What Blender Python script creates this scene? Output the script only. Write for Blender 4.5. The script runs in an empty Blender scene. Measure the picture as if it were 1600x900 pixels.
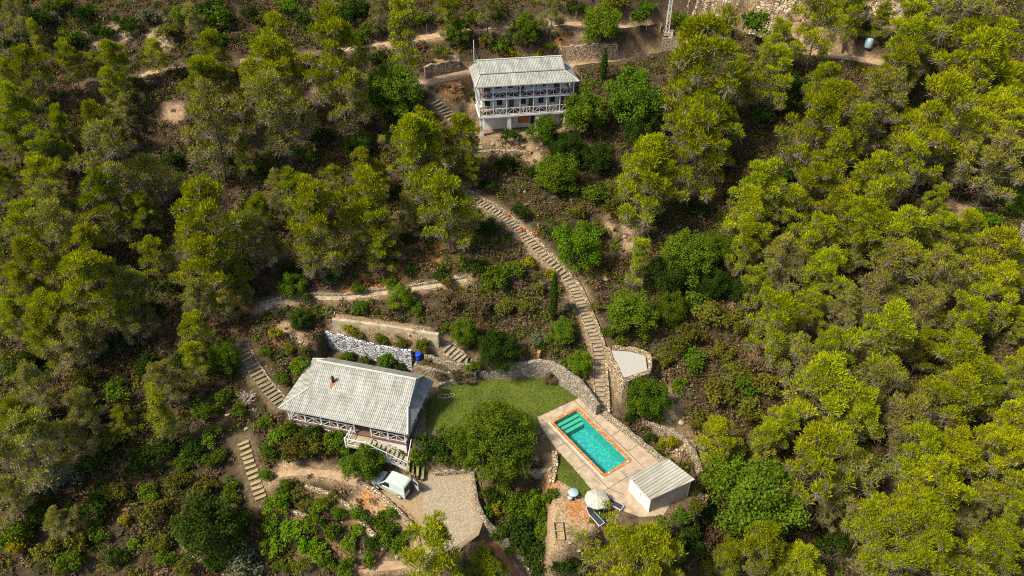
import bpy, bmesh, math, random
import numpy as np
from mathutils import Vector, Matrix
from mathutils.geometry import tessellate_polygon

# ------------------------------------------------------------------ camera, sky, sun, exposure
SC = bpy.context.scene
COL = SC.collection
FPX, PITCH, CZ = 1140.0, math.radians(37), 60.0
cam_d = bpy.data.cameras.new('camera')
cam_d.sensor_width = 36.0
cam_d.lens = 36.0 * FPX / 1600.0
cam_d.clip_end = 3000
cam = bpy.data.objects.new('camera', cam_d)
cam.location = (0, 0, CZ)
cam.rotation_euler = (math.radians(90) - PITCH, 0, 0)
COL.objects.link(cam)
SC.camera = cam

SUN = Vector((-0.57, -0.27, 0.77)).normalized()          # direction towards the sun
w = bpy.data.worlds.new('World'); SC.world = w; w.use_nodes = True
nt = w.node_tree
sky = nt.nodes.new('ShaderNodeTexSky'); sky.sky_type = 'NISHITA'; sky.sun_disc = False
sky.air_density = .75; sky.dust_density = 2.5; sky.ozone_density = .4
sky.sun_elevation = math.asin(SUN.z); sky.sun_rotation = math.atan2(SUN.x, SUN.y)
bg = nt.nodes['Background']; bg.inputs[1].default_value = 0.115
nt.links.new(sky.outputs[0], bg.inputs[0])
sl = bpy.data.lights.new('sun', 'SUN'); sl.energy = 3.3; sl.angle = math.radians(6); sl.color = (1.0, 0.89, 0.70)
so = bpy.data.objects.new('sun', sl); COL.objects.link(so)
so.rotation_euler = SUN.to_track_quat('Z', 'Y').to_euler(); so.location = (-60, 0, 90)
SC.view_settings.view_transform = 'Standard'
SC.view_settings.look = 'None'
SC.view_settings.exposure = 1.3
SC.view_settings.gamma = 1
SC.cycles.max_bounces = 5; SC.cycles.diffuse_bounces = 2; SC.cycles.transparent_max_bounces = 6
SC.cycles.glossy_bounces = 2; SC.cycles.transmission_bounces = 2
SC.cycles.use_denoising = False
SC.cycles.filter_width = 1.1

# ------------------------------------------------------------------ helpers
SP, CP = math.sin(PITCH), math.cos(PITCH)
def ray(u, v):
    x = (u - 800) / FPX; y = -(v - 450) / FPX
    return (x, CP + y * SP, -SP + y * CP)
def P(u, v, z):
    d = ray(u, v); t = (z - CZ) / d[2]
    return Vector((d[0] * t, d[1] * t, z))
def PX(x, y, z):
    f = y * CP - (z - CZ) * SP; up = y * SP + (z - CZ) * CP
    return 800 + FPX * x / f, 450 - FPX * up / f
def depth(x, y, z): return y * CP - (z - CZ) * SP

def tag(o, label=None, cat=None, group=None, kind=None):
    if label: o['label'] = label
    if cat: o['category'] = cat
    if group: o['group'] = group
    if kind: o['kind'] = kind
    return o
def empty(name, loc=(0, 0, 0), rz=0):
    o = bpy.data.objects.new(name, None); o.location = loc; o.rotation_euler = (0, 0, rz)
    o.empty_display_size = .3
    COL.objects.link(o); return o
def link(name, me, parent=None):
    o = bpy.data.objects.new(name, me); COL.objects.link(o)
    if parent: o.parent = parent
    return o

class MB:
    """collects shapes, links them as one mesh object"""
    def __init__(s): s.v = []; s.f = []; s.m = []; s.uv = []; s.hasuv = False; s.smooth = []
    def add(s, vs, fs, mi=0, uv=None, smooth=False):
        b = len(s.v); s.v += [tuple(p) for p in vs]
        for k, f in enumerate(fs):
            s.f.append([b + i for i in f]); s.m.append(mi); s.smooth.append(smooth)
            if uv: s.uv.append([uv[i] for i in f]); s.hasuv = True
            else: s.uv.append([(0, 0)] * len(f))
        return s
    def box(s, a, b, mi=0):
        (x0, y0, z0), (x1, y1, z1) = a, b
        vs = [(x0, y0, z0), (x1, y0, z0), (x1, y1, z0), (x0, y1, z0), (x0, y0, z1), (x1, y0, z1), (x1, y1, z1), (x0, y1, z1)]
        return s.add(vs, [(3, 2, 1, 0), (4, 5, 6, 7), (0, 1, 5, 4), (1, 2, 6, 5), (2, 3, 7, 6), (3, 0, 4, 7)], mi)
    def bar(s, p, q, w, h=None, mi=0, up=(0, 0, 1)):
        p, q = Vector(p), Vector(q); h = h or w
        d = (q - p).normalized(); u = Vector(up)
        if abs(d.dot(u)) > .98: u = Vector((0, 1, 0))
        a = d.cross(u).normalized(); b = a.cross(d).normalized()
        vs = []
        for c in (p, q):
            for sx, sy in ((-1, -1), (1, -1), (1, 1), (-1, 1)): vs.append(c + a * (w / 2 * sx) + b * (h / 2 * sy))
        return s.add(vs, [(0, 1, 2, 3), (7, 6, 5, 4), (0, 4, 5, 1), (1, 5, 6, 2), (2, 6, 7, 3), (3, 7, 4, 0)], mi)
    def tube(s, pts, rad, n=6, mi=0, cap=True):
        pts = [Vector(p) for p in pts]; m = len(pts); b = []
        r = rad if isinstance(rad, (list, tuple)) else [rad] * m
        for i, p in enumerate(pts):
            d = (pts[min(i + 1, m - 1)] - pts[max(i - 1, 0)]).normalized()
            u = Vector((0, 0, 1)) if abs(d.z) < .9 else Vector((1, 0, 0))
            a = d.cross(u).normalized(); c = a.cross(d)
            for k in range(n):
                t = 2 * math.pi * k / n; b.append(p + (a * math.cos(t) + c * math.sin(t)) * r[i])
        fs = [(i * n + k, i * n + (k + 1) % n, (i + 1) * n + (k + 1) % n, (i + 1) * n + k) for i in range(m - 1) for k in range(n)]
        if cap: fs += [tuple(reversed(range(n))), tuple((m - 1) * n + k for k in range(n))]
        return s.add(b, fs, mi, smooth=True)
    def lathe(s, c, prof, n=16, mi=0, smooth=True):
        vs = []
        for r, z in prof:
            for k in range(n):
                t = 2 * math.pi * k / n; vs.append((c[0] + r * math.cos(t), c[1] + r * math.sin(t), c[2] + z))
        m = len(prof)
        fs = [(i * n + k, i * n + (k + 1) % n, (i + 1) * n + (k + 1) % n, (i + 1) * n + k) for i in range(m - 1) for k in range(n)]
        fs += [tuple(reversed(range(n))), tuple((m - 1) * n + k for k in range(n))]
        return s.add(vs, fs, mi, smooth=smooth)
    def prism(s, poly, z0, z1, mi=0, holes=(), mi_top=None):
        """flat polygon (world xy) extruded; holes allowed"""
        rings = [poly] + list(holes)
        loops = [[Vector((p[0], p[1], 0)) for p in r] for r in rings]
        tris = tessellate_polygon(loops)
        flat = [p for r in loops for p in r]; n = len(flat)
        vs = [(p.x, p.y, z1) for p in flat] + [(p.x, p.y, z0) for p in flat]
        fs = []
        for t in tris:
            a, b, c = (flat[i] for i in t)
            if (b - a).cross(c - a).z < 0: t = (t[0], t[2], t[1])
            fs.append(tuple(t)); fs.append((t[0] + n, t[2] + n, t[1] + n))
        s.add(vs, fs, mi if mi_top is None else mi_top)
        side = []; o = 0
        for r in loops:
            for i in range(len(r)): j = (i + 1) % len(r); side.append((o + i, o + j, o + j + n, o + i + n))
            o += len(r)
        s.add(vs, side, mi)
        return s
    def mesh(s, name, mats):
        me = bpy.data.meshes.new(name); me.from_pydata(s.v, [], s.f)
        for m in (mats if isinstance(mats, (list, tuple)) else [mats]): me.materials.append(m)
        me.polygons.foreach_set('material_index', s.m); me.polygons.foreach_set('use_smooth', s.smooth)
        if s.hasuv:
            l = me.uv_layers.new(name='UVMap'); l.data.foreach_set('uv', [c for f in s.uv for t in f for c in t])
        me.update(); return me
    def build(s, name, mats, parent=None, recalc=True):
        me = s.mesh(name, mats)
        if recalc:
            bm = bmesh.new(); bm.from_mesh(me); bmesh.ops.recalc_face_normals(bm, faces=bm.faces); bm.to_mesh(me); bm.free()
        return link(name, me, parent)

# ------------------------------------------------------------------ materials
def nodes(name):
    m = bpy.data.materials.new(name); m.use_nodes = True
    n = m.node_tree; return m, n, n.nodes['Principled BSDF'], n.nodes.new, n.links.new
def ramp(N, stops):
    r = N('ShaderNodeValToRGB'); e = r.color_ramp.elements
    while len(e) < len(stops): e.new(.5)
    for k, (p, c) in enumerate(stops): e[k].position = p; e[k].color = (*c, 1)
    return r
def mixc(N, L, fac, a, b, mode='MIX'):
    x = N('ShaderNodeMix'); x.data_type = 'RGBA'; x.blend_type = mode
    for s, val in ((0, fac), (6, a), (7, b)):
        if hasattr(val, 'is_output') or hasattr(val, 'links'): L(val, x.inputs[s])
        else: x.inputs[s].default_value = val if s == 0 else (*val, 1)
    return x.outputs[2]
def noise(N, L, scale, detail=4, rough=.6, coord='Object'):
    t = N('ShaderNodeTexCoord'); n = N('ShaderNodeTexNoise'); n.inputs['Scale'].default_value = scale
    n.inputs['Detail'].default_value = detail; n.inputs['Roughness'].default_value = rough
    L(t.outputs[coord], n.inputs['Vector']); return n.outputs[0]
def plain(name, c1, c2=None, scale=3, rough=.7, bump=0.0, bscale=20, metal=0, spec=.3):
    m, n, b, N, L = nodes(name)
    c2 = c2 or tuple(x * .75 for x in c1)
    r = ramp(N, [(.32, c2), (.66, c1)]); L(noise(N, L, scale, 6, .65), r.inputs[0]); L(r.outputs[0], b.inputs['Base Color'])
    b.inputs['Roughness'].default_value = rough; b.inputs['Metallic'].default_value = metal
    b.inputs['Specular IOR Level'].default_value = spec
    if bump:
        bp = N('ShaderNodeBump'); bp.inputs['Strength'].default_value = bump; bp.inputs['Distance'].default_value = .05
        L(noise(N, L, bscale), bp.inputs['Height']); L(bp.outputs[0], b.inputs['Normal'])
    return m
def stone(name, stops, scale=3.2, mortar=(.06, .05, .04), bump=1.0, flat=1.0):
    m, n, b, N, L = nodes(name)
    t = N('ShaderNodeTexCoord'); mp = N('ShaderNodeMapping'); mp.inputs['Scale'].default_value = (1, 1, flat)
    L(t.outputs['Object'], mp.inputs[0])
    v = N('ShaderNodeTexVoronoi'); v.inputs['Scale'].default_value = scale; L(mp.outputs[0], v.inputs['Vector'])
    e = N('ShaderNodeTexVoronoi'); e.feature = 'DISTANCE_TO_EDGE'; e.inputs['Scale'].default_value = scale; L(mp.outputs[0], e.inputs['Vector'])
    bw = N('ShaderNodeSeparateColor'); L(v.outputs['Color'], bw.inputs[0])
    r = ramp(N, stops); L(bw.outputs[0], r.inputs[0])
    er = ramp(N, [(.02, (0, 0, 0)), (.09, (1, 1, 1))]); L(e.outputs['Distance'], er.inputs[0])
    c = mixc(N, L, er.outputs[0], mortar, r.outputs[0])
    ns = noise(N, L, 14, 5); nr = ramp(N, [(.3, (.75, .75, .75)), (.7, (1.15, 1.15, 1.15))]); L(ns, nr.inputs[0])
    c = mixc(N, L, 1.0, c, nr.outputs[0], 'MULTIPLY')
    L(c, b.inputs['Base Color']); b.inputs['Roughness'].default_value = .9; b.inputs['Specular IOR Level'].default_value = .15
    bp = N('ShaderNodeBump'); bp.inputs['Strength'].default_value = bump; bp.inputs['Distance'].default_value = .08
    L(er.outputs[0], bp.inputs['Height']); L(bp.outputs[0], b.inputs['Normal'])
    return m
def leafmat(name, a, b_, var=(.8, 1.2), trans=.3):
    """leaf colour varies by leaf, by clump of leaves and by plant"""
    m, n, b, N, L = nodes(name)
    g = N('ShaderNodeNewGeometry'); oi = N('ShaderNodeObjectInfo')
    ns = noise(N, L, .55, 3, .6)
    mx = N('ShaderNodeMath'); mx.operation = 'MULTIPLY_ADD'; L(g.outputs['Random Per Island'], mx.inputs[0]); mx.inputs[1].default_value = .55
    ms = N('ShaderNodeMath'); ms.operation = 'MULTIPLY_ADD'; L(ns, ms.inputs[0]); ms.inputs[1].default_value = 1.5; ms.inputs[2].default_value = -.5
    L(ms.outputs[0], mx.inputs[2])
    c = mixc(N, L, mx.outputs[0], a, b_)
    hs = N('ShaderNodeHueSaturation'); L(c, hs.inputs['Color'])
    mr = N('ShaderNodeMapRange'); L(oi.outputs['Random'], mr.inputs[0]); mr.inputs[3].default_value = var[0]; mr.inputs[4].default_value = var[1]
    L(mr.outputs[0], hs.inputs['Value'])
    mh = N('ShaderNodeMath'); mh.operation = 'MULTIPLY_ADD'; L(oi.outputs['Random'], mh.inputs[0]); mh.inputs[1].default_value = 17.3; mh.inputs[2].default_value = 0
    fr = N('ShaderNodeMath'); fr.operation = 'FRACT'; L(mh.outputs[0], fr.inputs[0])
    m2 = N('ShaderNodeMapRange'); L(fr.outputs[0], m2.inputs[0]); m2.inputs[3].default_value = .482; m2.inputs[4].default_value = .507
    L(m2.outputs[0], hs.inputs['Hue'])
    d = N('ShaderNodeBsdfDiffuse'); t = N('ShaderNodeBsdfTranslucent'); mxs = N('ShaderNodeMixShader'); mxs.inputs[0].default_value = trans
    L(hs.outputs[0], d.inputs[0]); L(hs.outputs[0], t.inputs[0]); L(d.outputs[0], mxs.inputs[1]); L(t.outputs[0], mxs.inputs[2])
    L(mxs.outputs[0], n.nodes['Material Output'].inputs[0]); n.nodes.remove(b)
    return m

def roof_mat(name, base, dark, stain, ku=.21, kv=.42):
    """profiled sheet roofing: ribs run down the slope (u across, v down, metres), laps between rows"""
    m, n, b, N, L = nodes(name)
    uv = N('ShaderNodeUVMap'); sx = N('ShaderNodeSeparateXYZ'); L(uv.outputs[0], sx.inputs[0])
    def fract_of(sock, k):
        a = N('ShaderNodeMath'); a.operation = 'MULTIPLY'; L(sock, a.inputs[0]); a.inputs[1].default_value = k
        f = N('ShaderNodeMath'); f.operation = 'FRACT'; L(a.outputs[0], f.inputs[0]); return f.outputs[0]
    ru = fract_of(sx.outputs[0], 1 / ku); rv = fract_of(sx.outputs[1], 1 / kv)
    pu = N('ShaderNodeMath'); pu.operation = 'PINGPONG'; L(ru, pu.inputs[0]); pu.inputs[1].default_value = .5
    gap = ramp(N, [(.05, (0, 0, 0)), (.24, (1, 1, 1))]); L(pu.outputs[0], gap.inputs[0])
    lap = ramp(N, [(.02, (.45, .45, .45)), (.20, (1, 1, 1))]); L(rv, lap.inputs[0])
    both = mixc(N, L, 1.0, gap.outputs[0], lap.outputs[0], 'MULTIPLY')
    c = mixc(N, L, both, dark, base)
    r = ramp(N, [(.35, stain), (.62, (1, 1, 1))]); L(noise(N, L, .7, 8, .7), r.inputs[0])
    c = mixc(N, L, .8, c, r.outputs[0], 'MULTIPLY')
    mp = N('ShaderNodeMapping'); mp.inputs['Scale'].default_value = (2.2, .22, 1); L(uv.outputs[0], mp.inputs[0]); sn = N('ShaderNodeTexNoise'); sn.inputs['Scale'].default_value = 1.0; sn.inputs['Detail'].default_value = 6; L(mp.outputs[0], sn.inputs['Vector'])
    sr = ramp(N, [(.36, (.66, .64, .55)), (.56, (1, 1, 1))]); L(sn.outputs[0], sr.inputs[0]); c = mixc(N, L, .75, c, sr.outputs[0], 'MULTIPLY')
    fn = noise(N, L, 9, 4, .7); fr_ = ramp(N, [(.28, (.6, .58, .5)), (.42, (1, 1, 1))]); L(fn, fr_.inputs[0]); c = mixc(N, L, .8, c, fr_.outputs[0], 'MULTIPLY')
    L(c, b.inputs['Base Color']); b.inputs['Roughness'].default_value = .75; b.inputs['Specular IOR Level'].default_value = .2
    ad = N('ShaderNodeMath'); ad.operation = 'ADD'; L(pu.outputs[0], ad.inputs[0]); ml = N('ShaderNodeMath'); ml.operation = 'MULTIPLY'
    L(rv, ml.inputs[0]); ml.inputs[1].default_value = .3; L(ml.outputs[0], ad.inputs[1])
    bp = N('ShaderNodeBump'); bp.inputs['Strength'].default_value = .6; bp.inputs['Distance'].default_value = .05
    L(ad.outputs[0], bp.inputs['Height']); L(bp.outputs[0], b.inputs['Normal'])
    return m

M = {}
M['roof'] = roof_mat('roof_sheets', (.345, .355, .33), (.10, .105, .095), (.57, .57, .53))
M['shed_roof'] = roof_mat('shed_sheets', (.42, .41, .36), (.16, .155, .13), (.75, .73, .66), .30, 40.)
M['roof_edge'] = plain('roof_edge', (.36, .38, .33), (.27, .28, .24), 2)
M['rust'] = plain('rust', (.20, .085, .015), (.13, .06, .02), 5)
M['white'] = plain('white_paint', (.55, .56, .54), (.40, .41, .38), 2, .6)
M['wash'] = plain('white_wall', (.62, .60, .55), (.46, .44, .39), .8, .85)
M['shedwall'] = plain('rendered_wall', (.36, .29, .20), (.24, .19, .13), 1.5, .9, .4, 14)
M['concrete'] = plain('concrete', (.36, .30, .20), (.16, .135, .085), 1.6, .9, .4, 12)
M['dark'] = plain('dark_metal', (.03, .03, .03), (.02, .02, .02), 3, .5)
M['glass'] = plain('window_glass', (.02, .025, .035), (.012, .015, .02), 1, .08, spec=.6)
M['wood'] = plain('brown_wood', (.16, .085, .045), (.08, .045, .025), 5, .8, .3)
M['palewood'] = plain('pale_wood', (.30, .24, .125), (.17, .13, .065), 3, .8, .3)
M['deckwood'] = plain('veranda_floor', (.14, .085, .06), (.08, .05, .04), 3, .8)
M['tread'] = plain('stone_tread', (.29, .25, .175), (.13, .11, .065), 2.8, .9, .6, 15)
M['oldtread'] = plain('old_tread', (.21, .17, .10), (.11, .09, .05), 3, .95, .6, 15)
M['riser'] = plain('shaded_stair_side', (.17, .135, .085), (.10, .08, .05), 2.5, .95, .6, 15)  # darker than the treads: riser shadow put into the colour
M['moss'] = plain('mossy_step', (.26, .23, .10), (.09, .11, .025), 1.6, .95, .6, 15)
M['rubble'] = stone('rubble_stone', [(0, (.21, .18, .125)), (.4, (.26, .215, .145)), (.8, (.32, .27, .19)), (1, (.38, .33, .24))], 4.4, (.09, .075, .05))
M['rubble_grey'] = stone('grey_rubble', [(0, (.20, .18, .14)), (.4, (.26, .23, .17)), (.8, (.31, .28, .215)), (1, (.39, .36, .285))], 4.8, (.085, .075, .055))
M['rubble_tan'] = stone('tan_rubble', [(0, (.21, .15, .085)), (.5, (.33, .25, .15)), (1, (.45, .36, .24))], 4.0)
M['whitestone'] = stone('white_stone', [(0, (.27, .28, .29)), (.25, (.38, .395, .41)), (1, (.50, .52, .54))], 1.9, (.05, .05, .045), 1.4, 2.6)
M['rock'] = plain('pale_rock', (.34, .28, .19), (.13, .10, .065), 1.6, .95, .9, 6)
M['cliff'] = stone('cliff_rock', [(0, (.20, .15, .09)), (.5, (.33, .26, .165)), (1, (.43, .35, .235))], 1.3, (.07, .055, .035), 1.0, 2.0)
M['coping'] = stone('terracotta_coping', [(0, (.30, .115, .035)), (.6, (.42, .17, .05)), (1, (.48, .24, .08))], 3.2, (.2, .09, .035), .3)
M['deck'] = plain('terrace_concrete', (.35, .28, .195), (.20, .155, .105), 1.3, .9, .25, 30)
M['joint'] = plain('joint', (.07, .05, .035))
M['gravel'] = plain('driveway_gravel', (.27, .20, .115), (.17, .125, .07), 6, .95, .8, 18)
M['paving'] = stone('stone_paving', [(0, (.22, .18, .12)), (.5, (.28, .235, .165)), (1, (.35, .30, .215))], 8.5, (.17, .14, .095), .4)
M['dirt'] = plain('dirt_track', (.33, .235, .14), (.20, .135, .075), 1.3, .95, .6, 8)
M['orangedirt'] = plain('orange_earth', (.45, .22, .07), (.30, .16, .06), 1.7, .95, .8, 7)
M['sand'] = plain('pale_gravel', (.31, .30, .265), (.23, .22, .195), 9, .95, .4, 30)
M['lawn'] = plain('lawn', (.075, .098, .008), (.038, .060, .005), .55, .95, .6, 25)
M['bark'] = plain('bark', (.13, .10, .075), (.06, .045, .035), 5, .95, .6, 14)
M['twig'] = plain('grey_twigs', (.20, .165, .115), (.10, .08, .055), 3, .95)
M['deadwood'] = plain('dead_wood', (.40, .35, .29), (.24, .20, .16), 3, .95)
M['blue'] = plain('blue_plastic', (.01, .06, .6), (.01, .05, .45), 3, .4)
M['lightblue'] = plain('pale_blue_plastic', (.24, .34, .38), (.20, .29, .33), 3, .5)
M['canvas'] = plain('parasol_canvas', (.36, .34, .28), (.29, .27, .22), 3, .9)
M['navy'] = plain('dark_mesh', (.03, .035, .05), (.02, .022, .03), 4, .8)
M['rustred'] = plain('dry_rust', (.45, .13, .04), (.28, .08, .03), 3, .95)
M['terracotta'] = plain('terracotta', (.42, .14, .06), (.3, .1, .04), 3, .8)
M['carpaint'] = plain('van_paint', (.35, .41, .37), (.31, .36, .33), 1.5, .28, spec=.5)
M['rubber'] = plain('rubber', (.015, .015, .015), None, 3, .8)
M['steel'] = plain('galvanised', (.48, .47, .44), (.36, .35, .32), 3, .6)
# leaves
M['needle'] = leafmat('pine_needles', (.062, .092, .004), (.315, .358, .005), (.72, 1.25))
M['needle_pale'] = leafmat('pale_pine_needles', (.098, .102, .018), (.275, .285, .026), (.8, 1.2))
M['leaf'] = leafmat('broad_leaves', (.028, .065, .005), (.105, .165, .010), (.75, 1.25))
M['leaf_dark'] = leafmat('dark_leaves', (.014, .034, .006), (.040, .075, .008), (.75, 1.25))
M['leaf_bright'] = leafmat('bright_leaves', (.055, .12, .005), (.14, .225, .010), (.8, 1.2))
M['leaf_olive'] = leafmat('olive_leaves', (.055, .060, .010), (.135, .135, .016), (.75, 1.25))
M['leaf_silver'] = leafmat('silver_leaves', (.08, .095, .05), (.17, .185, .10), (.85, 1.15))
M['leaf_yellow'] = leafmat('yellow_leaves', (.15, .155, .006), (.27, .26, .008), (.85, 1.15))
M['scrub_brown'] = leafmat('dry_scrub', (.050, .036, .018), (.125, .092, .042), (.8, 1.2), .15)
M['scrub_tan'] = leafmat('dry_grass', (.13, .09, .045), (.24, .17, .08), (.8, 1.2), .2)
M['grass'] = leafmat('grass_blades', (.045, .075, .006), (.12, .135, .010), (.9, 1.1), .3)
M['soil'] = plain('bed_soil', (.20, .095, .045), (.11, .055, .03), 2, .95, .6, 9)

# ------------------------------------------------------------------ terrain
rs = np.random.RandomState(7)
_T = rs.rand(128, 128)
def vnoise(x, y):
    xi = np.floor(x).astype(int); yi = np.floor(y).astype(int); fx = x - xi; fy = y - yi
    fx = fx * fx * (3 - 2 * fx); fy = fy * fy * (3 - 2 * fy)
    a = _T[xi % 128, yi % 128]; b = _T[(xi + 1) % 128, yi % 128]; c = _T[xi % 128, (yi + 1) % 128]; d = _T[(xi + 1) % 128, (yi + 1) % 128]
    return (a * (1 - fx) + b * fx) * (1 - fy) + (c * (1 - fx) + d * fx) * fy
def fbm(x, y, o=4):
    s = 0; a = .5
    for k in range(o): s = s + a * vnoise(x * 2 ** k + 13 * k, y * 2 ** k + 7 * k); a *= .5
    return s
YB = [-300, -60, 10, 35, 46, 56, 70, 82, 90, 95, 100, 105, 110, 118, 140, 200, 320, 700]
ZB = [-70, -38, -12, -4, 0, 3.6, 8.4, 12.6, 15.8, 18.2, 20.6, 22.4, 24.6, 28.5, 40, 62, 85, 70]
def base(x, y):
    z = np.interp(y, YB, ZB)
    z = z + 3.4 * np.clip((x - 17) / 40, 0, 1) ** 1.3 + 1.2 * np.clip((-x - 32) / 30, 0, 1)
    z = z + 3.0 * np.exp(-((x - 36) / 22) ** 2) * np.clip((y - 108) / 10, 0, 1)      # rocky rise at the top right
    return z + 1.5 * (fbm(x / 14, y / 14) - .47) + .55 * (fbm(x / 3.1, y / 3.1) - .47)
xs = np.concatenate([np.linspace(-500, -92, 22), np.arange(-90, 90.01, .4), np.linspace(92, 500, 22)])
ys = np.concatenate([np.linspace(-260, 18, 16), np.arange(20, 135.01, .4), np.linspace(137, 600, 26)])
GX, GY = np.meshgrid(xs, ys)
HZ = base(GX, GY); CLEAR = np.zeros_like(HZ); BARE = np.zeros_like(HZ)
def sdist(poly):
    """signed distance to polygon on the grid (negative inside)"""
    d = np.full(GX.shape, 1e9); ins = np.zeros(GX.shape, bool); n = len(poly)
    for i in range(n):
        ax, ay = poly[i][:2]; bx, by = poly[(i + 1) % n][:2]
        ex, ey = bx - ax, by - ay; L2 = ex * ex + ey * ey + 1e-9
        t = np.clip(((GX - ax) * ex + (GY - ay) * ey) / L2, 0, 1)
        d = np.minimum(d, np.hypot(GX - ax - t * ex, GY - ay - t * ey))
        c = ((ay > GY) != (by > GY)) & (GX < (bx - ax) * (GY - ay) / (by - ay + 1e-12) + ax); ins ^= c
    return np.where(ins, -d, d)
def sm(t): t = np.clip(t, 0, 1); return t * t * (3 - 2 * t)
def pad(poly, z, blend=1.0, clear=.3, bare=.8):
    global HZ, CLEAR, BARE
    d = sdist(poly); wgt = 1 - sm(d / blend); HZ = HZ * (1 - wgt) + z * wgt
    CLEAR = np.maximum(CLEAR, (d < clear)); BARE = np.maximum(BARE, bare * (1 - sm((d + .2) / 2.0)))
def carve(pts, width, blend=1.2, clear=True, bare=.8):
    """level a strip along a 3D polyline"""
    global HZ, CLEAR, BARE
    bd = np.full(GX.shape, 1e9); bz = np.zeros(GX.shape)
    for a, b in zip(pts[:-1], pts[1:]):
        ex, ey = b[0] - a[0], b[1] - a[1]; L2 = ex * ex + ey * ey + 1e-9
        t = np.clip(((GX - a[0]) * ex + (GY - a[1]) * ey) / L2, 0, 1)
        d = np.hypot(GX - a[0] - t * ex, GY - a[1] - t * ey); k = d < bd
        bd = np.where(k, d, bd); bz = np.where(k, a[2] + t * (b[2] - a[2]), bz)
    wgt = 1 - sm((bd - width / 2) / blend); HZ = HZ * (1 - wgt) + bz * wgt
    if clear: CLEAR = np.maximum(CLEAR, bd < width / 2 + .25)
    BARE = np.maximum(BARE, bare * (1 - sm((bd - width / 2) / 1.2)))
def gz(x, y):
    i = int(np.clip(np.searchsorted(xs, x) - 1, 0, len(xs) - 2)); j = int(np.clip(np.searchsorted(ys, y) - 1, 0, len(ys) - 2))
    fx = (x - xs[i]) / (xs[i + 1] - xs[i]); fy = (y - ys[j]) / (ys[j + 1] - ys[j])
    return float((HZ[j, i] * (1 - fx) + HZ[j, i + 1] * fx) * (1 - fy) + (HZ[j + 1, i] * (1 - fx) + HZ[j + 1, i + 1] * fx) * fy)
def grid_at(A, x, y):
    i = int(np.clip(np.searchsorted(xs, x) - 1, 0, len(xs) - 2)); j = int(np.clip(np.searchsorted(ys, y) - 1, 0, len(ys) - 2)); return A[j, i]
def G(u, v, up=0.0):
    """where the ray through a photo point comes down to `up` metres above the ground; returns the ground point"""
    d = ray(u, v); t = 25.0; prev = t
    for k in range(900):
        x, y, z = d[0] * t, d[1] * t, CZ + d[2] * t
        if z - gz(x, y) <= up: break
        prev = t; t += .6
    a, b = prev, t
    for k in range(14):
        c = (a + b) / 2
        if CZ + d[2] * c - gz(d[0] * c, d[1] * c) <= up: b = c
        else: a = c
    x, y = d[0] * b, d[1] * b
    return Vector((x, y, gz(x, y)))
def poly_px(pts, z): return [P(u, v, z) for u, v in pts]
def catmull(pts, step=.5):
    pts = [Vector(p) for p in pts]; out = []
    for i in range(len(pts) - 1):
        p0, p1, p2, p3 = pts[max(i - 1, 0)], pts[i], pts[i + 1], pts[min(i + 2, len(pts) - 1)]
        n = max(1, int((p2 - p1).length / step))
        for k in range(n):
            t = k / n
            out.append(.5 * ((2 * p1) + (p2 - p0) * t + (2 * p0 - 5 * p1 + 4 * p2 - p3) * t * t + (3 * p1 - p0 - 3 * p2 + p3) * t ** 3))
    out.append(pts[-1]); return out

# house frames (front eave corners seen in the photo)
Z_LAWN, Z_FLOOR = 3.0, 3.2
LH_L = P(434.5, 637.7, 5.3); LH_R = P(636.7, 679, 5.3)
UH_L = P(742.2, 136.7, 23.1); UH_R = P(905.6, 126.7, 23.1)
def frame(L, R):
    e = (R - L); ln = e.length; e.normalize(); return L, ln, math.atan2(e.y, e.x), e, Vector((-e.y, e.x, 0))
LH0, LHLEN, LHA, LHE, LHN = frame(LH_L, LH_R); LHD = 7.7
UH0, UHLEN, UHA, UHE, UHN = frame(UH_L, UH_R); UHD = 7.4
def rect(o, e, n, a0, a1, b0, b1): return [o + e * a + n * b for a, b in ((a0, b0), (a1, b0), (a1, b1), (a0, b1))]

road_px = [(120, 132), (215, 119), (250, 111), (300, 103), (375, 96), (450, 88), (530, 79), (600, 69), (680, 56), (740, 47), (800, 42), (860, 38), (920, 39), (980, 43), (1050, 49), (1120, 57), (1180, 64), (1240, 79), (1290, 85), (1345, 93), (1420, 105)]
road_pts = [G(u, v) for u, v in road_px]
for k in range(3):   # even grade
    z = [p.z for p in road_pts]
    for i in range(1, len(z) - 1): road_pts[i].z = (z[i - 1] + 2 * z[i] + z[i + 1]) / 4
for i, z in zip(range(12, 21), (25.1, 24.7, 23.9, 23.6, 23.5, 23.4, 23.3, 23.2, 23.1)): road_pts[i].z = z
road_pts = [P(u, v, p.z) for (u, v), p in zip(road_px, road_pts)]
track_px = [(655, 131), (700, 121), (735, 114), (800, 106), (880, 104), (930, 102), (985, 96), (1040, 89), (1095, 86)]
TR_Z = [20.6, 20.8, 20.9, 21.0, 21.0, 21.1, 21.3, 21.6, 22.0]
track_pts = [P(u, v, z) for (u, v), z in zip(track_px, TR_Z)]
main_px = [(940, 648), (937, 592), (934, 545), (914, 490), (893, 445), (872, 420), (848, 398), (820, 369), (790, 342), (752, 318), (722, 300), (700, 282), (692, 262)]
n_ = len(main_px)
main_pts = [P(940, 648, 3.0)]
for u, v in main_px[1:]: main_pts.append(G(u, v))
zz = [p.z for p in main_pts]
for k in range(4): zz = [zz[0]] + [(zz[i - 1] + zz[i] * 2 + zz[i + 1]) / 4 for i in range(1, n_ - 1)] + [zz[-1]]
main_pts = [P(u, v, z) for (u, v), z in zip(main_px, zz)]

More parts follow.
